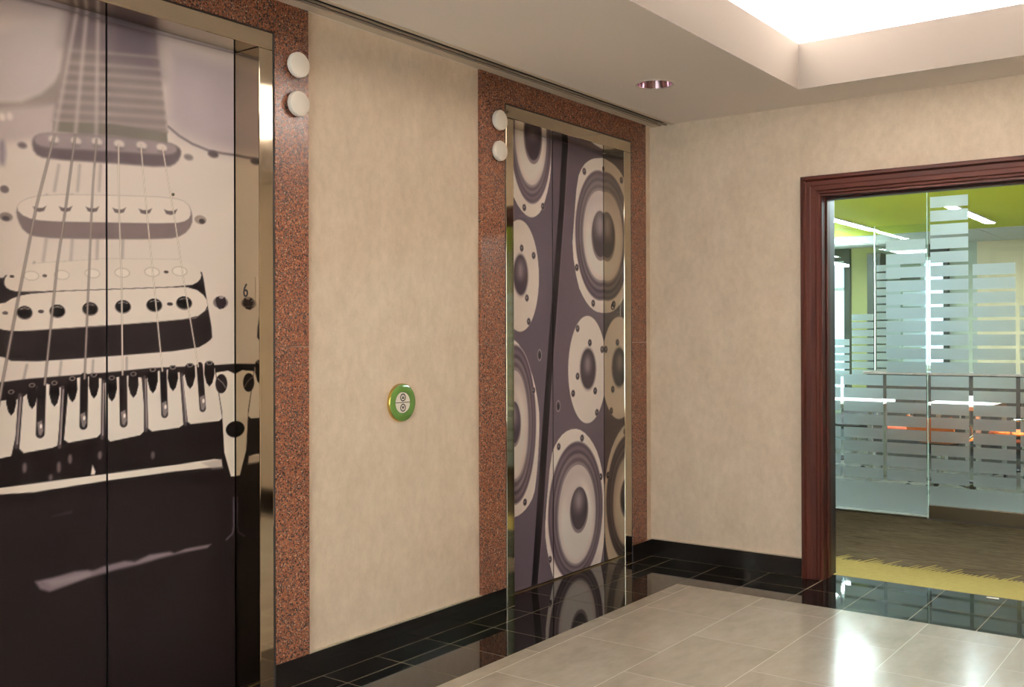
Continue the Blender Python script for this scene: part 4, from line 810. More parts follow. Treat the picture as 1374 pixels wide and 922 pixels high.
# ------------------------------------------------------------------ door prints: colours laid on a fine grid, in metres on the door plane
def paint(feats, Y, Z, base):
    ny, nz = len(Y), len(Z); img = np.empty((ny, nz, 3)); img[:] = np.array(base, float)
    def win(y0, y1, z0, z1):
        a, b = np.searchsorted(Y, [y0, y1]); c, d = np.searchsorted(Z, [z0, z1]); return slice(a, b), slice(c, d)
    def sst(d, s): t = np.clip(.5-d/(2*s), 0, 1); return t*t*(3-2*t)
    def put(sl, al, col):
        al = al[..., None]; img[sl] = img[sl]*(1-al)+np.array(col, float)*al
    for f in feats:
        if f[0] == 'p':
            P = np.array(f[1]); s = f[3]; sl = win(P[:, 0].min()-s, P[:, 0].max()+s, P[:, 1].min()-s, P[:, 1].max()+s)
            yy = Y[sl[0]][:, None]; zz = Z[sl[1]][None, :]
            if yy.size == 0 or zz.size == 0: continue
            ins = np.zeros((yy.size, zz.size), bool); d2 = np.full((yy.size, zz.size), 1e9)
            for k in range(len(P)):
                a, b = P[k], P[(k+1) % len(P)]; e = b-a; L = e@e+1e-12
                t = np.clip(((yy-a[0])*e[0]+(zz-a[1])*e[1])/L, 0, 1)
                d2 = np.minimum(d2, (yy-a[0]-t*e[0])**2+(zz-a[1]-t*e[1])**2)
                if abs(e[1]) > 1e-9:
                    c = ((a[1] > zz) != (b[1] > zz)) & (yy < (zz-a[1])*e[0]/e[1]+a[0]); ins ^= c
            d = np.sqrt(d2); d = np.where(ins, -d, d); put(sl, sst(d, s)*f[4], f[2])
        elif f[0] == 'e':
            c, r, col, s, al = f[1:6]; sl = win(c[0]-r[0]-s, c[0]+r[0]+s, c[1]-r[1]-s, c[1]+r[1]+s)
            yy = (Y[sl[0]][:, None]-c[0]); zz = (Z[sl[1]][None, :]-c[1])
            if yy.size == 0 or zz.size == 0: continue
            k = np.sqrt((yy/r[0])**2+(zz/r[1])**2)+1e-6; gl = np.sqrt((yy/r[0]**2)**2+(zz/r[1]**2)**2)+1e-6
            d = k*(k-1)/gl; put(sl, sst(d, s)*al, col)
        elif f[0] == 'l':
            P = np.array(f[1]); w, col, s, al = f[2:6]; q = w/2+s
            sl = win(P[:, 0].min()-q, P[:, 0].max()+q, P[:, 1].min()-q, P[:, 1].max()+q)
            yy = Y[sl[0]][:, None]; zz = Z[sl[1]][None, :]
            if yy.size == 0 or zz.size == 0: continue
            d2 = np.full((yy.size, zz.size), 1e9)
            for k in range(len(P)-1):
                a, b = P[k], P[k+1]; e = b-a; L = e@e+1e-12
                t = np.clip(((yy-a[0])*e[0]+(zz-a[1])*e[1])/L, 0, 1)
                d2 = np.minimum(d2, (yy-a[0]-t*e[0])**2+(zz-a[1]-t*e[1])**2)
            put(sl, sst(np.sqrt(d2)-w/2, s)*al, col)
    v = np.clip(img/255, 0, 1)
    return np.where(v <= .04045, v/12.92, ((v+.055)/1.055)**2.4)
def door_panel(name, y0, y1, z0, z1, feats, base, dy, dz, parent, gain):
    ny = max(2, int((y1-y0)/dy)+1); nz = int((z1-z0)/dz)+1
    Y = np.linspace(y0, y1, ny); Z = np.linspace(z0, z1, nz)
    C = paint(feats, Y, Z, base)*gain; L = C.mean(-1, keepdims=True)+1e-6; C = np.clip(C*np.clip((L-.012)/L, .22, 1), 0, .93)
    nv = ny*nz; V = np.empty((nv+8, 3))
    yy, zz = np.meshgrid(Y, Z, indexing='ij'); V[:nv, 0] = DX; V[:nv, 1] = yy.ravel(); V[:nv, 2] = zz.ravel()
    V[nv:] = [(DX-.03, y0, z0), (DX-.03, y1, z0), (DX-.03, y1, z1), (DX-.03, y0, z1), (DX, y0, z0), (DX, y1, z0), (DX, y1, z1), (DX, y0, z1)]
    i, j = np.meshgrid(np.arange(ny-1), np.arange(nz-1), indexing='ij'); a = (i*nz+j).ravel()
    F = np.stack([a, a+nz, a+nz+1, a+1], 1)
    sd = np.array([(0, 4, 7, 3), (1, 2, 6, 5), (0, 1, 5, 4), (3, 7, 6, 2), (0, 3, 2, 1)])+nv
    F = np.vstack([F, sd]); nf = len(F)
    me = bpy.data.meshes.new(name); me.vertices.add(nv+8); me.loops.add(nf*4); me.polygons.add(nf)
    me.vertices.foreach_set('co', V.ravel()); me.loops.foreach_set('vertex_index', F.ravel().astype(np.int32))
    me.polygons.foreach_set('loop_start', np.arange(0, nf*4, 4, dtype=np.int32))
    me.update(calc_edges=True); me.validate()
    at = me.attributes.new('print', 'FLOAT_COLOR', 'POINT'); cc = np.ones((nv+8, 4)); cc[:nv, :3] = C.reshape(-1, 3); cc[nv:, :3] = .02
    at.data.foreach_set('color', cc.ravel().astype(np.float32))
    me.materials.append(MATS['door_print'])
    return link(name, me, parent)
def lift(E, F, feats, base, dy, dz, label, seam, six, keyhole, gain):
    yc = (E[0]+E[1])/2; e = empty('elevator_entrance', (0, yc, 0)); tag(e, label, 'elevator')
    door_panel('door_panel', E[0]-.02, seam-.0035, .008, ZH+.03, feats, base, dy, dz, e, gain)
    door_panel('door_panel', seam+.0035, E[1]-.004, .008, ZH+.03, feats, base, dy, dz, e, gain)
    zt = 2.522
    # polished jambs: face plus deep return, the head a box between
    MB().box(-.20, 0, E[1], F[1], .0008, ZH).obj('jamb', 'stainless', e, .003)
    MB().box(-.20, 0, F[0], E[0], .0008, ZH).obj('jamb', 'stainless', e, .003)
    MB().box(-.13, 0, F[0], F[1], ZH+.0008, zt).obj('head_frame', 'stainless', e, .003)
    MB().box(DX-.004, DX+.012, E[0], E[1], -.0009, .004).obj('sill', 'sill_bronze', e, .001)
    MB().box(-.26, DX-.034, E[0]-.05, E[1]+.05, -.001, ZH+.05).obj('shaft_backing', 'dark_void', e)
    # floor number plate with raised dots on the jamb return
    xa, xb, za, zb = six; yp = E[1]
    pl = MB().box(xa, xb, yp-.0012, yp, za, zb).obj('number_plate', 'stainless', e, .0003)
    me = text_mesh('6', .074); me.materials.append(MATS['ink'])
    t = bpy.data.objects.new('lettering', me); COL.objects.link(t); t.parent = pl
    t.location = Vector((xa*.62+xb*.38, yp-.002, (za+zb)/2+.004))-Vector((0, yc, 0)) - pl.location
    t.rotation_euler = (math.pi/2, 0, 0); t.scale = (.82, 1, 1)
    mb = MB()
    for dx, dz_ in ((0, 0), (.006, 0), (.006, .006)): mb.lathe([(.0001, -.001), (.0012, -.0006), (.0015, 0)], (xb-.022+dx, yp-.0012, za+.02+dz_), 1, 8)
    mb.obj('braille_dots', 'plate_metal', pl)
    k = MB().lathe([(.0065, 0), (.0065, .0015), (.0045, .0022), (.0045, .0005), (.0001, .0005)], (DX, keyhole[0], keyhole[1]), 0, 16).obj('key_socket', 'stainless_brushed', e, smooth=True)
    MB().lathe([(.0001, .0012), (.0032, .0012), (.0032, .0006)], (DX, keyhole[0], keyhole[1]), 0, 12).obj('keyhole', 'ink', k)
    return e
lift(E1, F1, GUITAR, (206, 194, 188), .003, .003, 'steel-framed lift whose doors carry a large electric guitar photograph', 1.9405, (-.115, -.023, 1.477, 1.587), (2.201, 1.880), 1.18)
lift(E2, F2, SPEAKERS, (88, 77, 85), .004, .0035, 'steel-framed lift whose doors carry photographs of white-coned loudspeakers', 4.6255, (-.112, -.030, 1.480, 1.590), (4.896, 1.883), 1.30)

# ------------------------------------------------------------------ fittings on the lift wall
def lantern(y, z, label):
    e = empty('hall_lantern', (0, y, z)); tag(e, label, 'lamp', 'round white hall lanterns beside the lifts')
    MB().lathe([(.0001, 0), (.042, 0), (.042, .008), (.0001, .008)], (0, y, z), 0, 40).obj('back_ring', 'pale_metal', e)
    MB().lathe([(.0001, .0082), (.0485, .0082), (.0495, .010), (.0495, .024), (.0475, .0275), (.044, .0285), (.0001, .0290)], (0, y, z), 0, 48).obj('lens', 'lantern_white', e, smooth=True)
lantern(2.652, 2.422, 'upper round white hall lantern on granite beside the guitar lift')
lantern(2.652, 2.271, 'lower round white hall lantern on granite beside the guitar lift')
lantern(3.938, 2.427, 'upper round white hall lantern on granite beside the loudspeaker lift')
lantern(3.938, 2.276, 'lower round white hall lantern on granite beside the loudspeaker lift')

by, bz = 3.262, 1.070
e = empty('call_button_plate', (WX, by, bz)); tag(e, 'round green ringed lift call plate with up and down buttons', 'call button')
MB().lathe([(.0835, 0), (.0845, .004), (.0835, .012), (.0815, .0145)], (WX, by, bz), 0, 64).obj('rim', 'button_edge', e, smooth=True)
MB().lathe([(.0475, .010), (.0475, .0150), (.049, .0155), (.080, .0155), (.0815, .0145), (.0815, .002), (.0475, .002)], (WX, by, bz), 0, 64).obj('green_ring', 'button_green', e, smooth=True)
MB().lathe([(.0001, .004), (.0474, .004)], (WX, by, bz), 0, 48).obj('button_backing', 'ink', e)
for sgn, ch in ((1, 'up'), (-1, 'down')):
    pts = [(by+.046*math.cos(a), bz+sgn*(.0018+.0435*math.sin(a))) for a in [math.pi*k/24 for k in range(25)]]
    b = MB().prism(pts, 0, WX+.005, WX+.0150).obj('button', 'button_white', e, .0008)
    zc_ = bz+sgn*.0225
    MB().lathe([(.0125, .0151), (.0125, .0156), (.0175, .0156), (.0175, .0151)], (WX, by, zc_), 0, 32).obj('button_ring', 'ink', b)
    a = .0098; tri = [(by-a*.85, zc_-sgn*a*.6), (by+a*.85, zc_-sgn*a*.6), (by, zc_+sgn*a*.9)]
    MB().prism(tri, 0, WX+.0151, WX+.0157).obj('arrow', 'ink', b)

# linear air slot along the ceiling edge
e = empty('linear_diffuser', (.08, (Y0+YB)/2, ZC)); tag(e, 'twin-slot linear air diffuser running along the ceiling edge', 'air vent')
ya, yb_ = Y0, WB
MB().box(.0, .052, ya, yb_, ZC-.0045, ZC+.010).obj('flange', 'diffuser_trim', e, .001)
MB().box(.131, .152, ya, yb_, ZC-.0045, ZC+.010).obj('flange', 'diffuser_trim', e, .001)
MB().box(.052, .062, ya, yb_, ZC-.002, ZC+.002).obj('blade', 'diffuser_metal', e)
MB().box(.088, .104, ya, yb_, ZC-.003, ZC+.001).obj('blade', 'diffuser_metal', e)
MB().box(.012, .150, ya, yb_, ZC+.016, ZC+.03).obj('plenum', 'dark_void', e)

# recessed downlight
e = empty('recessed_downlight', (hx, hy, ZC)); tag(e, 'round recessed ceiling downlight with silvery reflector', 'ceiling light')
MB().lathe([(.089, -.0005), (.092, -.004), (.100, -.004), (.102, 0), (.102, .0005)], (hx, hy, ZC), 2, 48).obj('trim_ring', 'trim_ring', e, smooth=True)
MB().lathe([(.0905, -.001), (.088, .02), (.078, .06), (.064, .10), (.050, .125)], (hx, hy, ZC), 2, 48).obj('reflector', 'reflector', e, smooth=True)
MB().lathe([(.0001, .105), (.030, .108), (.044, .122), (.050, .14), (.0001, .14)], (hx, hy, ZC), 2, 32).obj('lamp', 'lamp_glass', e, smooth=True)

# ------------------------------------------------------------------ doorway casing
e = empty('trim_4', (RW/2, YB, 0)); struct(e, 'dark mahogany moulded casing of the wide doorway')
def casing_profile():   # (inward distance from outer edge, y of face)
    return [(0, WB), (0, YB-.020), (.004, YB-.026), (.020, YB-.026), (.026, YB-.018), (.030, YB-.014), (.052, YB-.013), (.058, YB-.011), (.080, YB-.010), (.086, YB-.002), (.097, YB-.001), (.103, YB+.006), (.114, YB+.006), (.114, WB)]
pr = casing_profile(); OX = .962; OZ = 2.248
MB().prism([(OX+u, v) for u, v in pr], 2, .0006, OZ-.113).obj('casing_leg', 'mahogany', e)
MB().prism([(RW-OX-u, v) for u, v in pr], 2, .0006, OZ-.113).obj('casing_leg', 'mahogany', e)
def head_prism():       # mitred head: outline in (v, z) swept in x with mitre ends
    m = MB(); k = len(pr)
    m.v += [(OX+u, v, OZ-u) for u, v in pr]+[(RW-OX-u, v, OZ-u) for u, v in pr]
    m.f += [tuple(range(k)), tuple(range(k, 2*k))[::-1]]+[(i, (i+1) % k, k+(i+1) % k, k+i) for i in range(k)]; return m
head_prism().obj('casing_head', 'mahogany_head', e)
# mitre blocks of the legs above the head's inner edge
for s in (0, 1):
    m = MB(); k = len(pr)
    X = (lambda u: OX+u) if s == 0 else (lambda u: RW-OX-u)
    m.v += [(X(u), v, OZ-.113) for u, v in pr]+[(X(u), v, OZ-u) for u, v in pr]
    m.f += [tuple(range(k)), tuple(range(k, 2*k))[::-1]]+[(i, (i+1) % k, k+(i+1) % k, k+i) for i in range(k)]
    m.obj('casing_mitre', 'mahogany', e)
xi0, xi1 = DO
for x0, x1, sg in ((xi0-.018, xi0, 1), (xi1, xi1+.018, -1)):
    MB().box(x0, x1, YB+.007, 5.60, .0006, DZ+.018).obj('jamb', 'mahogany', e, .002)
    a, b = (x1, x1+.010) if sg > 0 else (x0-.010, x0)
    MB().box(a, b, 5.555, 5.60, .0006, DZ).obj('stop', 'mahogany', e, .002)
    MB().box(x0, x1, 5.6002, WBT+.004, .0006, DZ+.018).obj('metal_frame', 'jamb_black', e, .002)
MB().box(xi0, xi1, YB+.007, 5.60, DZ, DZ+.018).obj('jamb_head', 'mahogany_head', e, .002)
MB().box(xi0, xi1, 5.555, 5.60, DZ-.010, DZ).obj('stop', 'mahogany_head', e, .002)
MB().box(xi0, xi1, 5.6002, WBT+.004, DZ, DZ+.018).obj('metal_frame', 'jamb_black', e, .002)

e = MB().box(1.893, 1.952, 5.604, 5.628, .0003, .0035).obj('floor_strike_plate', 'edge_metal', None, .001); tag(e, 'small bright metal floor strike plate in the doorway threshold', 'strike plate')
# ------------------------------------------------------------------ entry bay behind the doorway, then the office
VY = 7.78; OZC = 2.75; OY = 16.0; OX0, OX1 = -5.0, 7.0
struct(MB().box(-.9, RW+.9, 5.656, VY-.03, -.06, -.001).obj('carpet', 'carpet_brown'), 'streaky brown woven carpet in front of the glass doors')
rng = random.Random(3)
cb = MB(); cb.v += [(-.9, 5.657, 0), (RW+.9, 5.657, 0), (RW+.9, 6.065, 0), (-.9, 6.065, 0)]; cb.f.append((0, 1, 2, 3))
x = -.9; k = 0
while x < RW+.85:     # ragged fringe: each tuft a slanted sliver
    w = rng.uniform(.015, .027); h = rng.choice((.04, .06, .08, .10, .13, .17))*rng.uniform(.7, 1.1); zz = .0002+.0001*(k % 5); n = len(cb.v)
    cb.v += [(x, 6.05, zz), (x+w, 6.05, zz), (x+w*.72+.32*h, 6.06+h, zz), (x+w*.28+.32*h, 6.06+h*.94, zz)]; cb.f.append((n, n+1, n+2, n+3)); x += w*rng.uniform(.8, 1.5); k += 1
cy = cb.mesh('carpet_border', 'carpet_yellow')
o = link('carpet_border', cy, None, (0, 0, .0008)); struct(o, 'mustard yellow carpet strip with a ragged grass-like edge')
struct(MB().box(-.98, -.9, WBT, VY, 0, OZC).obj('wall_entry_left', 'vest_wall')); struct(MB().box(RW+.9, RW+.98, WBT, VY, 0, OZC).obj('wall_entry_right', 'vest_wall'))
struct(MB().box(-.98, RW+.98, WBT, VY+.02, OZC, OZC+.03).obj('ceiling_entry', 'white_paint'))
struct(MB().box(OX0, -.9, VY-.02, VY+.06, 0, OZC).box(RW+.9, OX1, VY-.02, VY+.06, 0, OZC).obj('wall_office_near', 'grey_green_paint'))
for k, px in enumerate((.7, 2.15, 3.6)):  # lamps added out of view to light the entry carpet
    e = empty('added_entry_light', (px, 6.7, OZC)); tag(e, ('left', 'middle', 'right')[k]+' square ceiling light added unseen over the entry carpet', 'ceiling light', 'lights added unseen over the entry carpet')
    MB().box(px-.11, px+.11, 6.59, 6.81, OZC-.006, OZC-.0005).obj('frame', 'grid_white', e, .002); MB().box(px-.09, px+.09, 6.61, 6.79, OZC-.0075, OZC-.0062).obj('diffuser', 'added_entry_glow', e)

# glass front: frosted film bands in stepped columns
PT = .1016; BH = .0805
def strip(x0, x1, z, par, y=VY, h=BH, t=.0011):
    key = ('film', round(x1-x0, 4), h, t)
    if key not in _cache: _cache[key] = MB().box(-(x1-x0)/2, (x1-x0)/2, 0, t, 0, h).mesh('frosted_band', 'frost')
    link('frosted_band', _cache[key], par, ((x0+x1)/2, y, z))
def column(x0, x1, ztop, par, zbot=.25, y=VY):
    z = ztop
    while z-BH > zbot-.001: strip(x0, x1, z-BH, par, y-.0065-.0011); z -= PT
Z3 = 2.379
e = empty('glass_partition', (.0, VY, 0)); tag(e, 'fixed glass panel with frosted bands left of the glass door', 'glass panel', 'glass front of the office')
MB().box(-.88, 1.046, VY-.006, VY+.006, .012, OZC-.01).obj('pane', 'glass', e); MB().box(1.0462, 1.0482, VY-.006, VY+.006, .012, OZC-.01).obj('polished_edge', 'glass_edge', e)
MB().box(-.88, 1.046, VY-.02, VY+.02, .0006, .0115).obj('floor_channel', 'rail_metal', e, .001)
zt1 = Z3-13*PT; zt2 = Z3-3*PT
for x0, x1, zt in ((-.80, -.52, Z3-9*PT), (-.495, -.215, Z3-12*PT), (-.19, .09, Z3-15*PT), (.118, .399, zt1), (.423, .725, zt1), (.75, 1.040, zt2)): column(x0, x1, zt, e)
MB().box(-.88, 1.044, VY-.0076, VY-.0065, .03, .2445).obj('frosted_kick_band', 'frost', e)
def gdoor(x0, x1, cols, label, rail=True):
    e = empty('glass_door', ((x0+x1)/2, VY, 0)); tag(e, label, 'glass door', 'glass front of the office')
    MB().box(x0, x1, VY-.006, VY+.006, .104, OZC-.12).obj('pane', 'glass', e); MB().box(x0-.002, x0-.0002, VY-.006, VY+.006, .104, OZC-.12).obj('polished_edge', 'glass_edge', e)
    MB().box(x0, x1, VY-.022, VY+.022, .006, .1035).obj('bottom_rail', 'rail_metal', e, .002); MB().box(x0, x1, VY-.022, VY+.022, OZC-.1195, OZC-.01).obj('top_rail', 'rail_metal', e, .002)
    for a, b, zt in cols: column(a, b, zt, e)
    MB().box(x0+.002, x1-.002, VY-.0076, VY-.0065, .106, .2445).obj('frosted_kick_band', 'frost', e)
    return e
gdoor(1.058, 1.985, [(1.072, 1.336, Z3), (1.364, 1.647, Z3-5*PT), (1.675, 1.955, Z3-8*PT)], 'glass door with frosted bands and wide metal bottom rail')
gdoor(1.995, 2.92, [(2.02, 2.30, Z3-4*PT), (2.33, 2.60, Z3-10*PT), (2.63, 2.90, Z3-6*PT)], 'second glass door with frosted bands, right of the first')
e = empty('glass_partition', (4.0, VY, 0)); tag(e, 'fixed glass panel with frosted bands right of both glass doors', 'glass panel', 'glass front of the office')
MB().box(2.93, RW+.88, VY-.006, VY+.006, .012, OZC-.01).obj('pane', 'glass', e); MB().box(2.93, RW+.88, VY-.02, VY+.02, .0006, .0115).obj('floor_channel', 'rail_metal', e, .001)
MB().box(2.94, RW+.87, VY-.0076, VY-.0065, .03, .2445).obj('frosted_kick_band', 'frost', e)
for k in range(7): column(2.95+.305*k, 3.23+.305*k, Z3-(3, 9, 6, 12, 5, 13, 8)[k]*PT, e)

# office shell
struct(MB().box(OX0, OX1, VY-.03, OY+.2, -.06, -.0005).obj('floor_office', 'office_floor'), 'pale glossy office floor behind the glass')
GY = 14.1
struct(MB().box(OX0, OX1, VY+.02, GY, OZC, OZC+.04).obj('ceiling_green', 'green_paint'), 'lime green painted ceiling of the office')
ce = empty('ceiling_office', (0, GY, OZC)); struct(ce, 'white suspended tile ceiling at the far end of the office')
for i in range(10):
    for j in range(3):
        x0 = -4.2+i*.61; y0 = GY+.003+j*.61; box_piece('ceiling_tile', x0+.01, x0+.60, y0+.01, y0+.60, OZC-.012, OZC-.002, 'act_tile', ce)
MB().box(OX0, OX1, GY, OY+.2, OZC, OZC+.04).obj('ceiling_grid', 'grid_white', ce)
struct(MB().box(OX0-.1, OX0, VY-.02, OY, 0, OZC).obj('wall_office_left', 'grey_green_paint')); struct(MB().box(OX1, OX1+.1, VY-.02, OY, 0, OZC).obj('wall_office_right', 'tan_paint'))
def wx_(a, b, z0, z1, mat, name, label=None): struct(MB().box(a, b, OY, OY+.15, z0, z1).obj(name, mat), label)
wx_(-3.1, -2.62, 0, OZC, 'grey_green_paint', 'wall_far_pier')
wx_(-2.30, -1.88, 0, OZC, 'olive_paint', 'wall_far_olive', 'olive green end wall beside the left window')
wx_(-1.88, -1.17, 0, OZC, 'grey_green_paint', 'wall_far_grey'); wx_(-.80, -.36, 0, OZC, 'grey_green_paint', 'wall_far_narrow'); wx_(-.36, OX1, 0, OZC, 'tan_paint', 'wall_far_tan', 'tan end wall of the office')
wx_(-5.0, -4.7, 0, OZC, 'grey_green_paint', 'wall_far_corner')
def window(n, a, b, z0, z1, mull=()):
    e = empty('window_%d' % n, ((a+b)/2, OY, z0)); struct(e)
    if z0 > .05: MB().box(a, b, OY, OY+.15, 0, z0-.001).obj('sill_wall', 'grey_green_paint', e)
    MB().box(a, b, OY, OY+.15, z1+.001, OZC).obj('lintel', 'dark_frame', e)
    w = .05
    m = MB().box(a, a+w, OY+.02, OY+.09, z0, z1).box(b-w, b, OY+.02, OY+.09, z0, z1).box(a+w, b-w, OY+.02, OY+.09, z0, z0+w).box(a+w, b-w, OY+.02, OY+.09, z1-w, z1)
    m.obj('frame', 'window_frame', e)
    for q in mull: MB().box(a+w, b-w, OY+.03, OY+.08, q-.025, q+.025).obj('transom', 'window_frame', e)
    MB().box(a+w, b-w, OY+.05, OY+.056, z0+w, z1-w).obj('pane', 'window_glass', e)
window(1, -2.62, -2.30, .25, 2.55, (2.1,)); window(2, -1.17, -.80, .85, 2.55); window(3, -4.7, -3.1, .25, 2.55, (2.1,))
tag(MB().box(-2.315, -2.225, OY-.10, OY-.005, 0, OZC-.015).obj('steel_column', 'dark_frame', None, .004), 'slim dark green column at the left office window', 'column')
tag(MB().box(-.815, -.745, OY-.10, OY-.005, 0, OZC-.015).obj('steel_column', 'dark_frame', None, .004), 'slim dark green column right of the narrow office window', 'column')
# dark cupboard and wall shelves at the far end
e = empty('tall_cupboard', (-1.79, OY-.3, 0)); tag(e, 'tall dark cupboard against the far office wall', 'cupboard')
MB().box(-1.87, -1.66, OY-.35, OY-.02, 0, 2.62).obj('body', 'dark_shelf', e, .004); MB().box(-1.865, -1.768, OY-.372, OY-.351, .06, 2.58).obj('door', 'dark_frame', e, .003); MB().box(-1.762, -1.665, OY-.372, OY-.351, .06, 2.58).obj('door', 'dark_frame', e, .003)
for k, z in enumerate((2.45, 2.22, 1.86, 1.50)):
    tag(MB().box(-1.55, -1.18, OY-.26, OY-.002, z, z+.05).obj('wall_shelf', 'dark_shelf', None, .003), ('top', 'second', 'third', 'lowest')[k]+' dark wall shelf beside the narrow office window', 'shelf', 'dark shelves on the far wall')

# glass screen halfway down the office
SY = 13.0
e = empty('glass_screen', (-1.5, SY, 0)); tag(e, 'inner glass screen with fine frosted bands in the office', 'glass screen')
MB().box(-2.6, -.945, SY-.005, SY+.005, .01, OZC-.01).obj('pane', 'glass', e); MB().box(-.944, -.934, SY-.008, SY+.008, 0, OZC-.001).obj('edge_post', 'window_frame', e); MB().box(-.924, -.30, SY-.005, SY+.005, .01, OZC-.01).obj('pane', 'glass', e)
def scol(x0, x1, zt, zb):
    z = zt
    while z-BH > zb: strip(x0, x1, z-BH, e, SY-.0065); z -= PT
scol(-1.235, -.955, 1.63, .75); scol(-1.60, -1.265, 1.31, .75); scol(-.915, -.62, 2.25, .75); scol(-.59, -.32, 1.9, .75)

# linear lamps of the office ceiling
def linear(x, y0, y1, label, w=.10):
    e = empty('linear_light', (x, (y0+y1)/2, OZC)); tag(e, label, 'ceiling light', 'linear lights on the green ceiling')
    MB().box(x-w/2-.012, x+w/2+.012, y0, y1, OZC-.018, OZC-.0005).obj('housing', 'grid_white', e); MB().box(x-w/2, x+w/2, y0+.01, y1-.01, OZC-.021, OZC-.0182).obj('diffuser', 'lamp_linear', e)
linear(-1.06, 11.2, 13.38, 'white linear ceiling light at the left of the green ceiling')
linear(.36, 11.2, 13.38, 'white linear ceiling light behind the tall frosted column')
linear(1.8, 11.2, 13.38, 'white linear ceiling light right of the tall frosted column'); linear(3.25, 11.2, 13.38, 'rightmost white linear light on the green ceiling')
linear(-2.5, 11.2, 13.38, 'added linear light out of view, leftmost on the green ceiling')  # extra lamp added out of view to keep the office bright
for k, xx in enumerate((-3.2, -1.6, 0., 1.6, 3.2, 4.8)):  # panels added where the door head hides them, to brighten the office
    e = empty('added_panel_light', (xx, 9.1, OZC)); tag(e, ('first', 'second', 'third', 'fourth', 'fifth', 'sixth')[k]+' added ceiling panel light from the left, unseen inside the glass front', 'ceiling light', 'added unseen panel lights inside the glass front')
    MB().box(xx-.32, xx+.32, 8.48, 9.72, OZC-.014, OZC-.0005).obj('frame', 'grid_white', e); MB().box(xx-.29, xx+.29, 8.51, 9.69, OZC-.017, OZC-.0142).obj('diffuser', 'added_panel_glow', e)
for x, y, l in ((-2.3, 14.75, 'square recessed light at the left of the white ceiling'), (.95, 14.75, 'square recessed light at the right of the white ceiling')):
    e = empty('square_light', (x, y, OZC)); tag(e, l, 'ceiling light'); MB().box(x-.12, x+.12, y-.12, y+.12, OZC-.019, OZC-.0125).obj('frame', 'grid_white', e); MB().box(x-.10, x+.10, y-.10, y+.10, OZC-.021, OZC-.0192).obj('diffuser', 'lamp_square', e)
tag(MB().box(-2.05, -2.0, 12.2, 15.2, 2.40, 2.43).obj('hanging_light', 'lamp_linear'), 'thin bright light line hanging by the olive wall', 'ceiling light')

# credenza, bench
e = empty('credenza', (.2, 12.0, 0)); tag(e, 'long dark wood credenza with grey top behind the tables', 'credenza')
MB().box(-.75, 2.6, 12.05, 12.55, .08, .90).obj('body', 'dark_wood', e, .004); MB().box(-.78, 2.63, 12.02, 12.58, .901, .93).obj('worktop', 'grey_top', e, .004); MB().box(-.7, 2.55, 12.10, 12.5, 0, .0795).obj('plinth', 'chair_black', e)
for k in range(6):
    d = MB().box(-.745+k*.557, -.195+k*.557, 12.03, 12.0495, .10, .88).obj('door', 'dark_wood', e, .003); MB().box(-.26+k*.557, -.245+k*.557, 12.02, 12.0299, .42, .56).obj('handle', 'pale_metal', d)
e = empty('bench', (.2, 11.4, 0)); tag(e, 'low rust orange upholstered bench before the credenza', 'bench')
MB().box(-.29, .14, 11.15, 11.6, .26, .37).obj('cushion', 'rust_fabric', e, .02); MB().box(.77, 1.9, 11.15, 11.6, .26, .37).obj('cushion', 'rust_fabric', e, .02); MB().box(-.45, 1.9, 11.17, 11.58, .20, .2595).obj('frame', 'chair_black', e, .004)
for x in (-.40, .35, 1.1, 1.84): MB().box(x-.02, x+.02, 11.2, 11.55, 0, .1995).obj('leg', 'pale_metal', e)

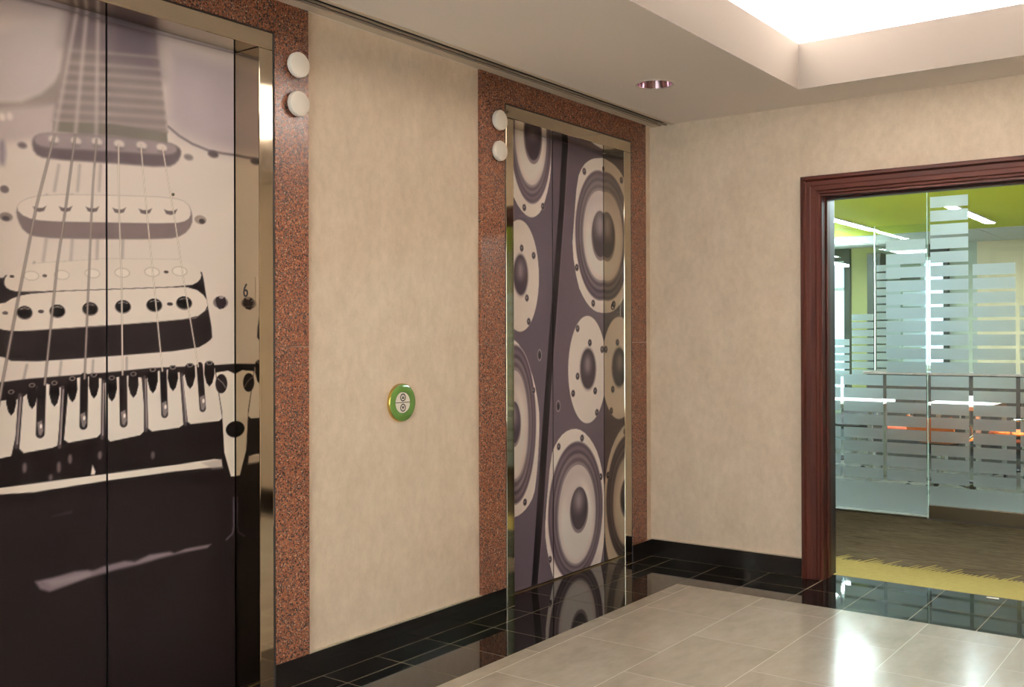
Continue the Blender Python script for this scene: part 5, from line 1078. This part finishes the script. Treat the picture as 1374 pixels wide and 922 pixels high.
# tables and swivel chairs
def table(x0, x1, y0, y1, label):
    e = empty('white_table', ((x0+x1)/2, (y0+y1)/2, 0)); tag(e, label, 'table', 'white office tables')
    MB().box(x0, x1, y0, y1, .712, .74).obj('tabletop', 'table_white', e, .003)
    MB().box(x0+.06, x1-.06, y0+.06, y1-.06, .672, .7118).obj('apron', 'pale_metal', e, .002)
    for a in (x0+.06, x1-.10):
        for b in (y0+.06, y1-.10): MB().box(a, a+.04, b, b+.04, 0, .6718).obj('leg', 'pale_metal', e, .003)
table(-1.05, .17, 9.42, 10.02, 'white office table behind the left frosted columns')
table(.56, 1.06, 9.66, 10.95, 'white office table directly behind the glass door')
def chair(label, shell='orange_shell'):
    e = empty('swivel_chair', (0, 0, 0)); tag(e, label, 'chair', 'orange swivel chairs at the office tables')
    m = MB()   # seat shell: bent sheet from seat to backrest
    prof = [(-.21, .455), (-.15, .44), (0, .435), (.13, .44), (.19, .47), (.215, .52), (.225, .57), (.235, .62), (.24, .65)]
    for i, (u, z) in enumerate(prof):
        hw = .215-.02*(abs(i-4)/4); m.v += [(-hw, u, z+.02), (-hw*.5, u, z), (hw*.5, u, z), (hw, u, z+.02)]
    for i in range(len(prof)-1):
        for k in range(3): a = i*4+k; m.f.append((a, a+1, a+5, a+4))
    n = len(m.v); m.v += [(x, y+.012*(1 if i//4 > 3 else 0), z-.014*(0 if i//4 > 4 else 1)) for i, (x, y, z) in enumerate(m.v[:n])]
    m.f += [tuple(n+q for q in f[::-1]) for f in m.f[:]]
    L = len(prof); ring = [i*4 for i in range(L)]+[(L-1)*4+k for k in (1, 2, 3)]+[i*4+3 for i in range(L-2, -1, -1)]+[2, 1]
    for a, b in zip(ring, ring[1:]+ring[:1]): m.f.append((a, b, b+n, a+n))
    m.obj('seat_shell', shell, e, smooth=True)
    MB().tube([(0, 0, .10), (0, 0, .40)], .025, 12).obj('gas_column', 'chair_chrome', e, smooth=True)
    MB().box(-.10, .10, -.10, .10, .40, .418).obj('seat_mount', 'chair_black', e, .004)
    for k in range(5):
        a = 2*math.pi*k/5+.3; c, s = math.cos(a), math.sin(a)
        l = MB().tube([(.02*c, .02*s, .115), (.15*c, .15*s, .10), (.28*c, .28*s, .075)], [.022, .018, .013], 8).obj('leg', 'chair_black', e, smooth=True)
        MB().lathe([(.0001, -.011), (.026, -.011), (.028, -.006), (.028, .006), (.026, .011), (.0001, .011)], (.28*c, .28*s, .0285), 1, 14).obj('caster', 'chair_black', l, smooth=True)
    for sx in (-1, 1): MB().tube([(sx*.20, -.05, .46), (sx*.25, -.05, .50), (sx*.25, -.03, .58), (sx*.25, .12, .60), (sx*.21, .225, .60)], .011, 8).obj('armrest', 'chair_chrome', e, smooth=True)
    return e
spots = [(.80, 9.20, 2.95, 'orange swivel chair between the glass door and its white table', 0), (1.28, 10.2, -1.7, 'orange swivel chair right of the table behind the glass door', 0),
         (-.35, 10.38, 0, 'black swivel chair behind the left white table', 1), (-.75, 9.05, 3.05, 'black swivel chair in front of the left white table', 1), (1.50, 11.0, -.9, 'black swivel chair beyond the table behind the glass door', 1)]
proto = {}
for x, y, r, l, k in spots:
    if k not in proto: proto[k] = c = chair(l, ('orange_shell', 'chair_black')[k])
    else: c = copy_tree(proto[k])
    c.location = (x, y, 0); c.rotation_euler = (0, 0, r); c['label'] = l
    c['group'] = ('orange', 'black')[k]+' swivel chairs at the office tables'
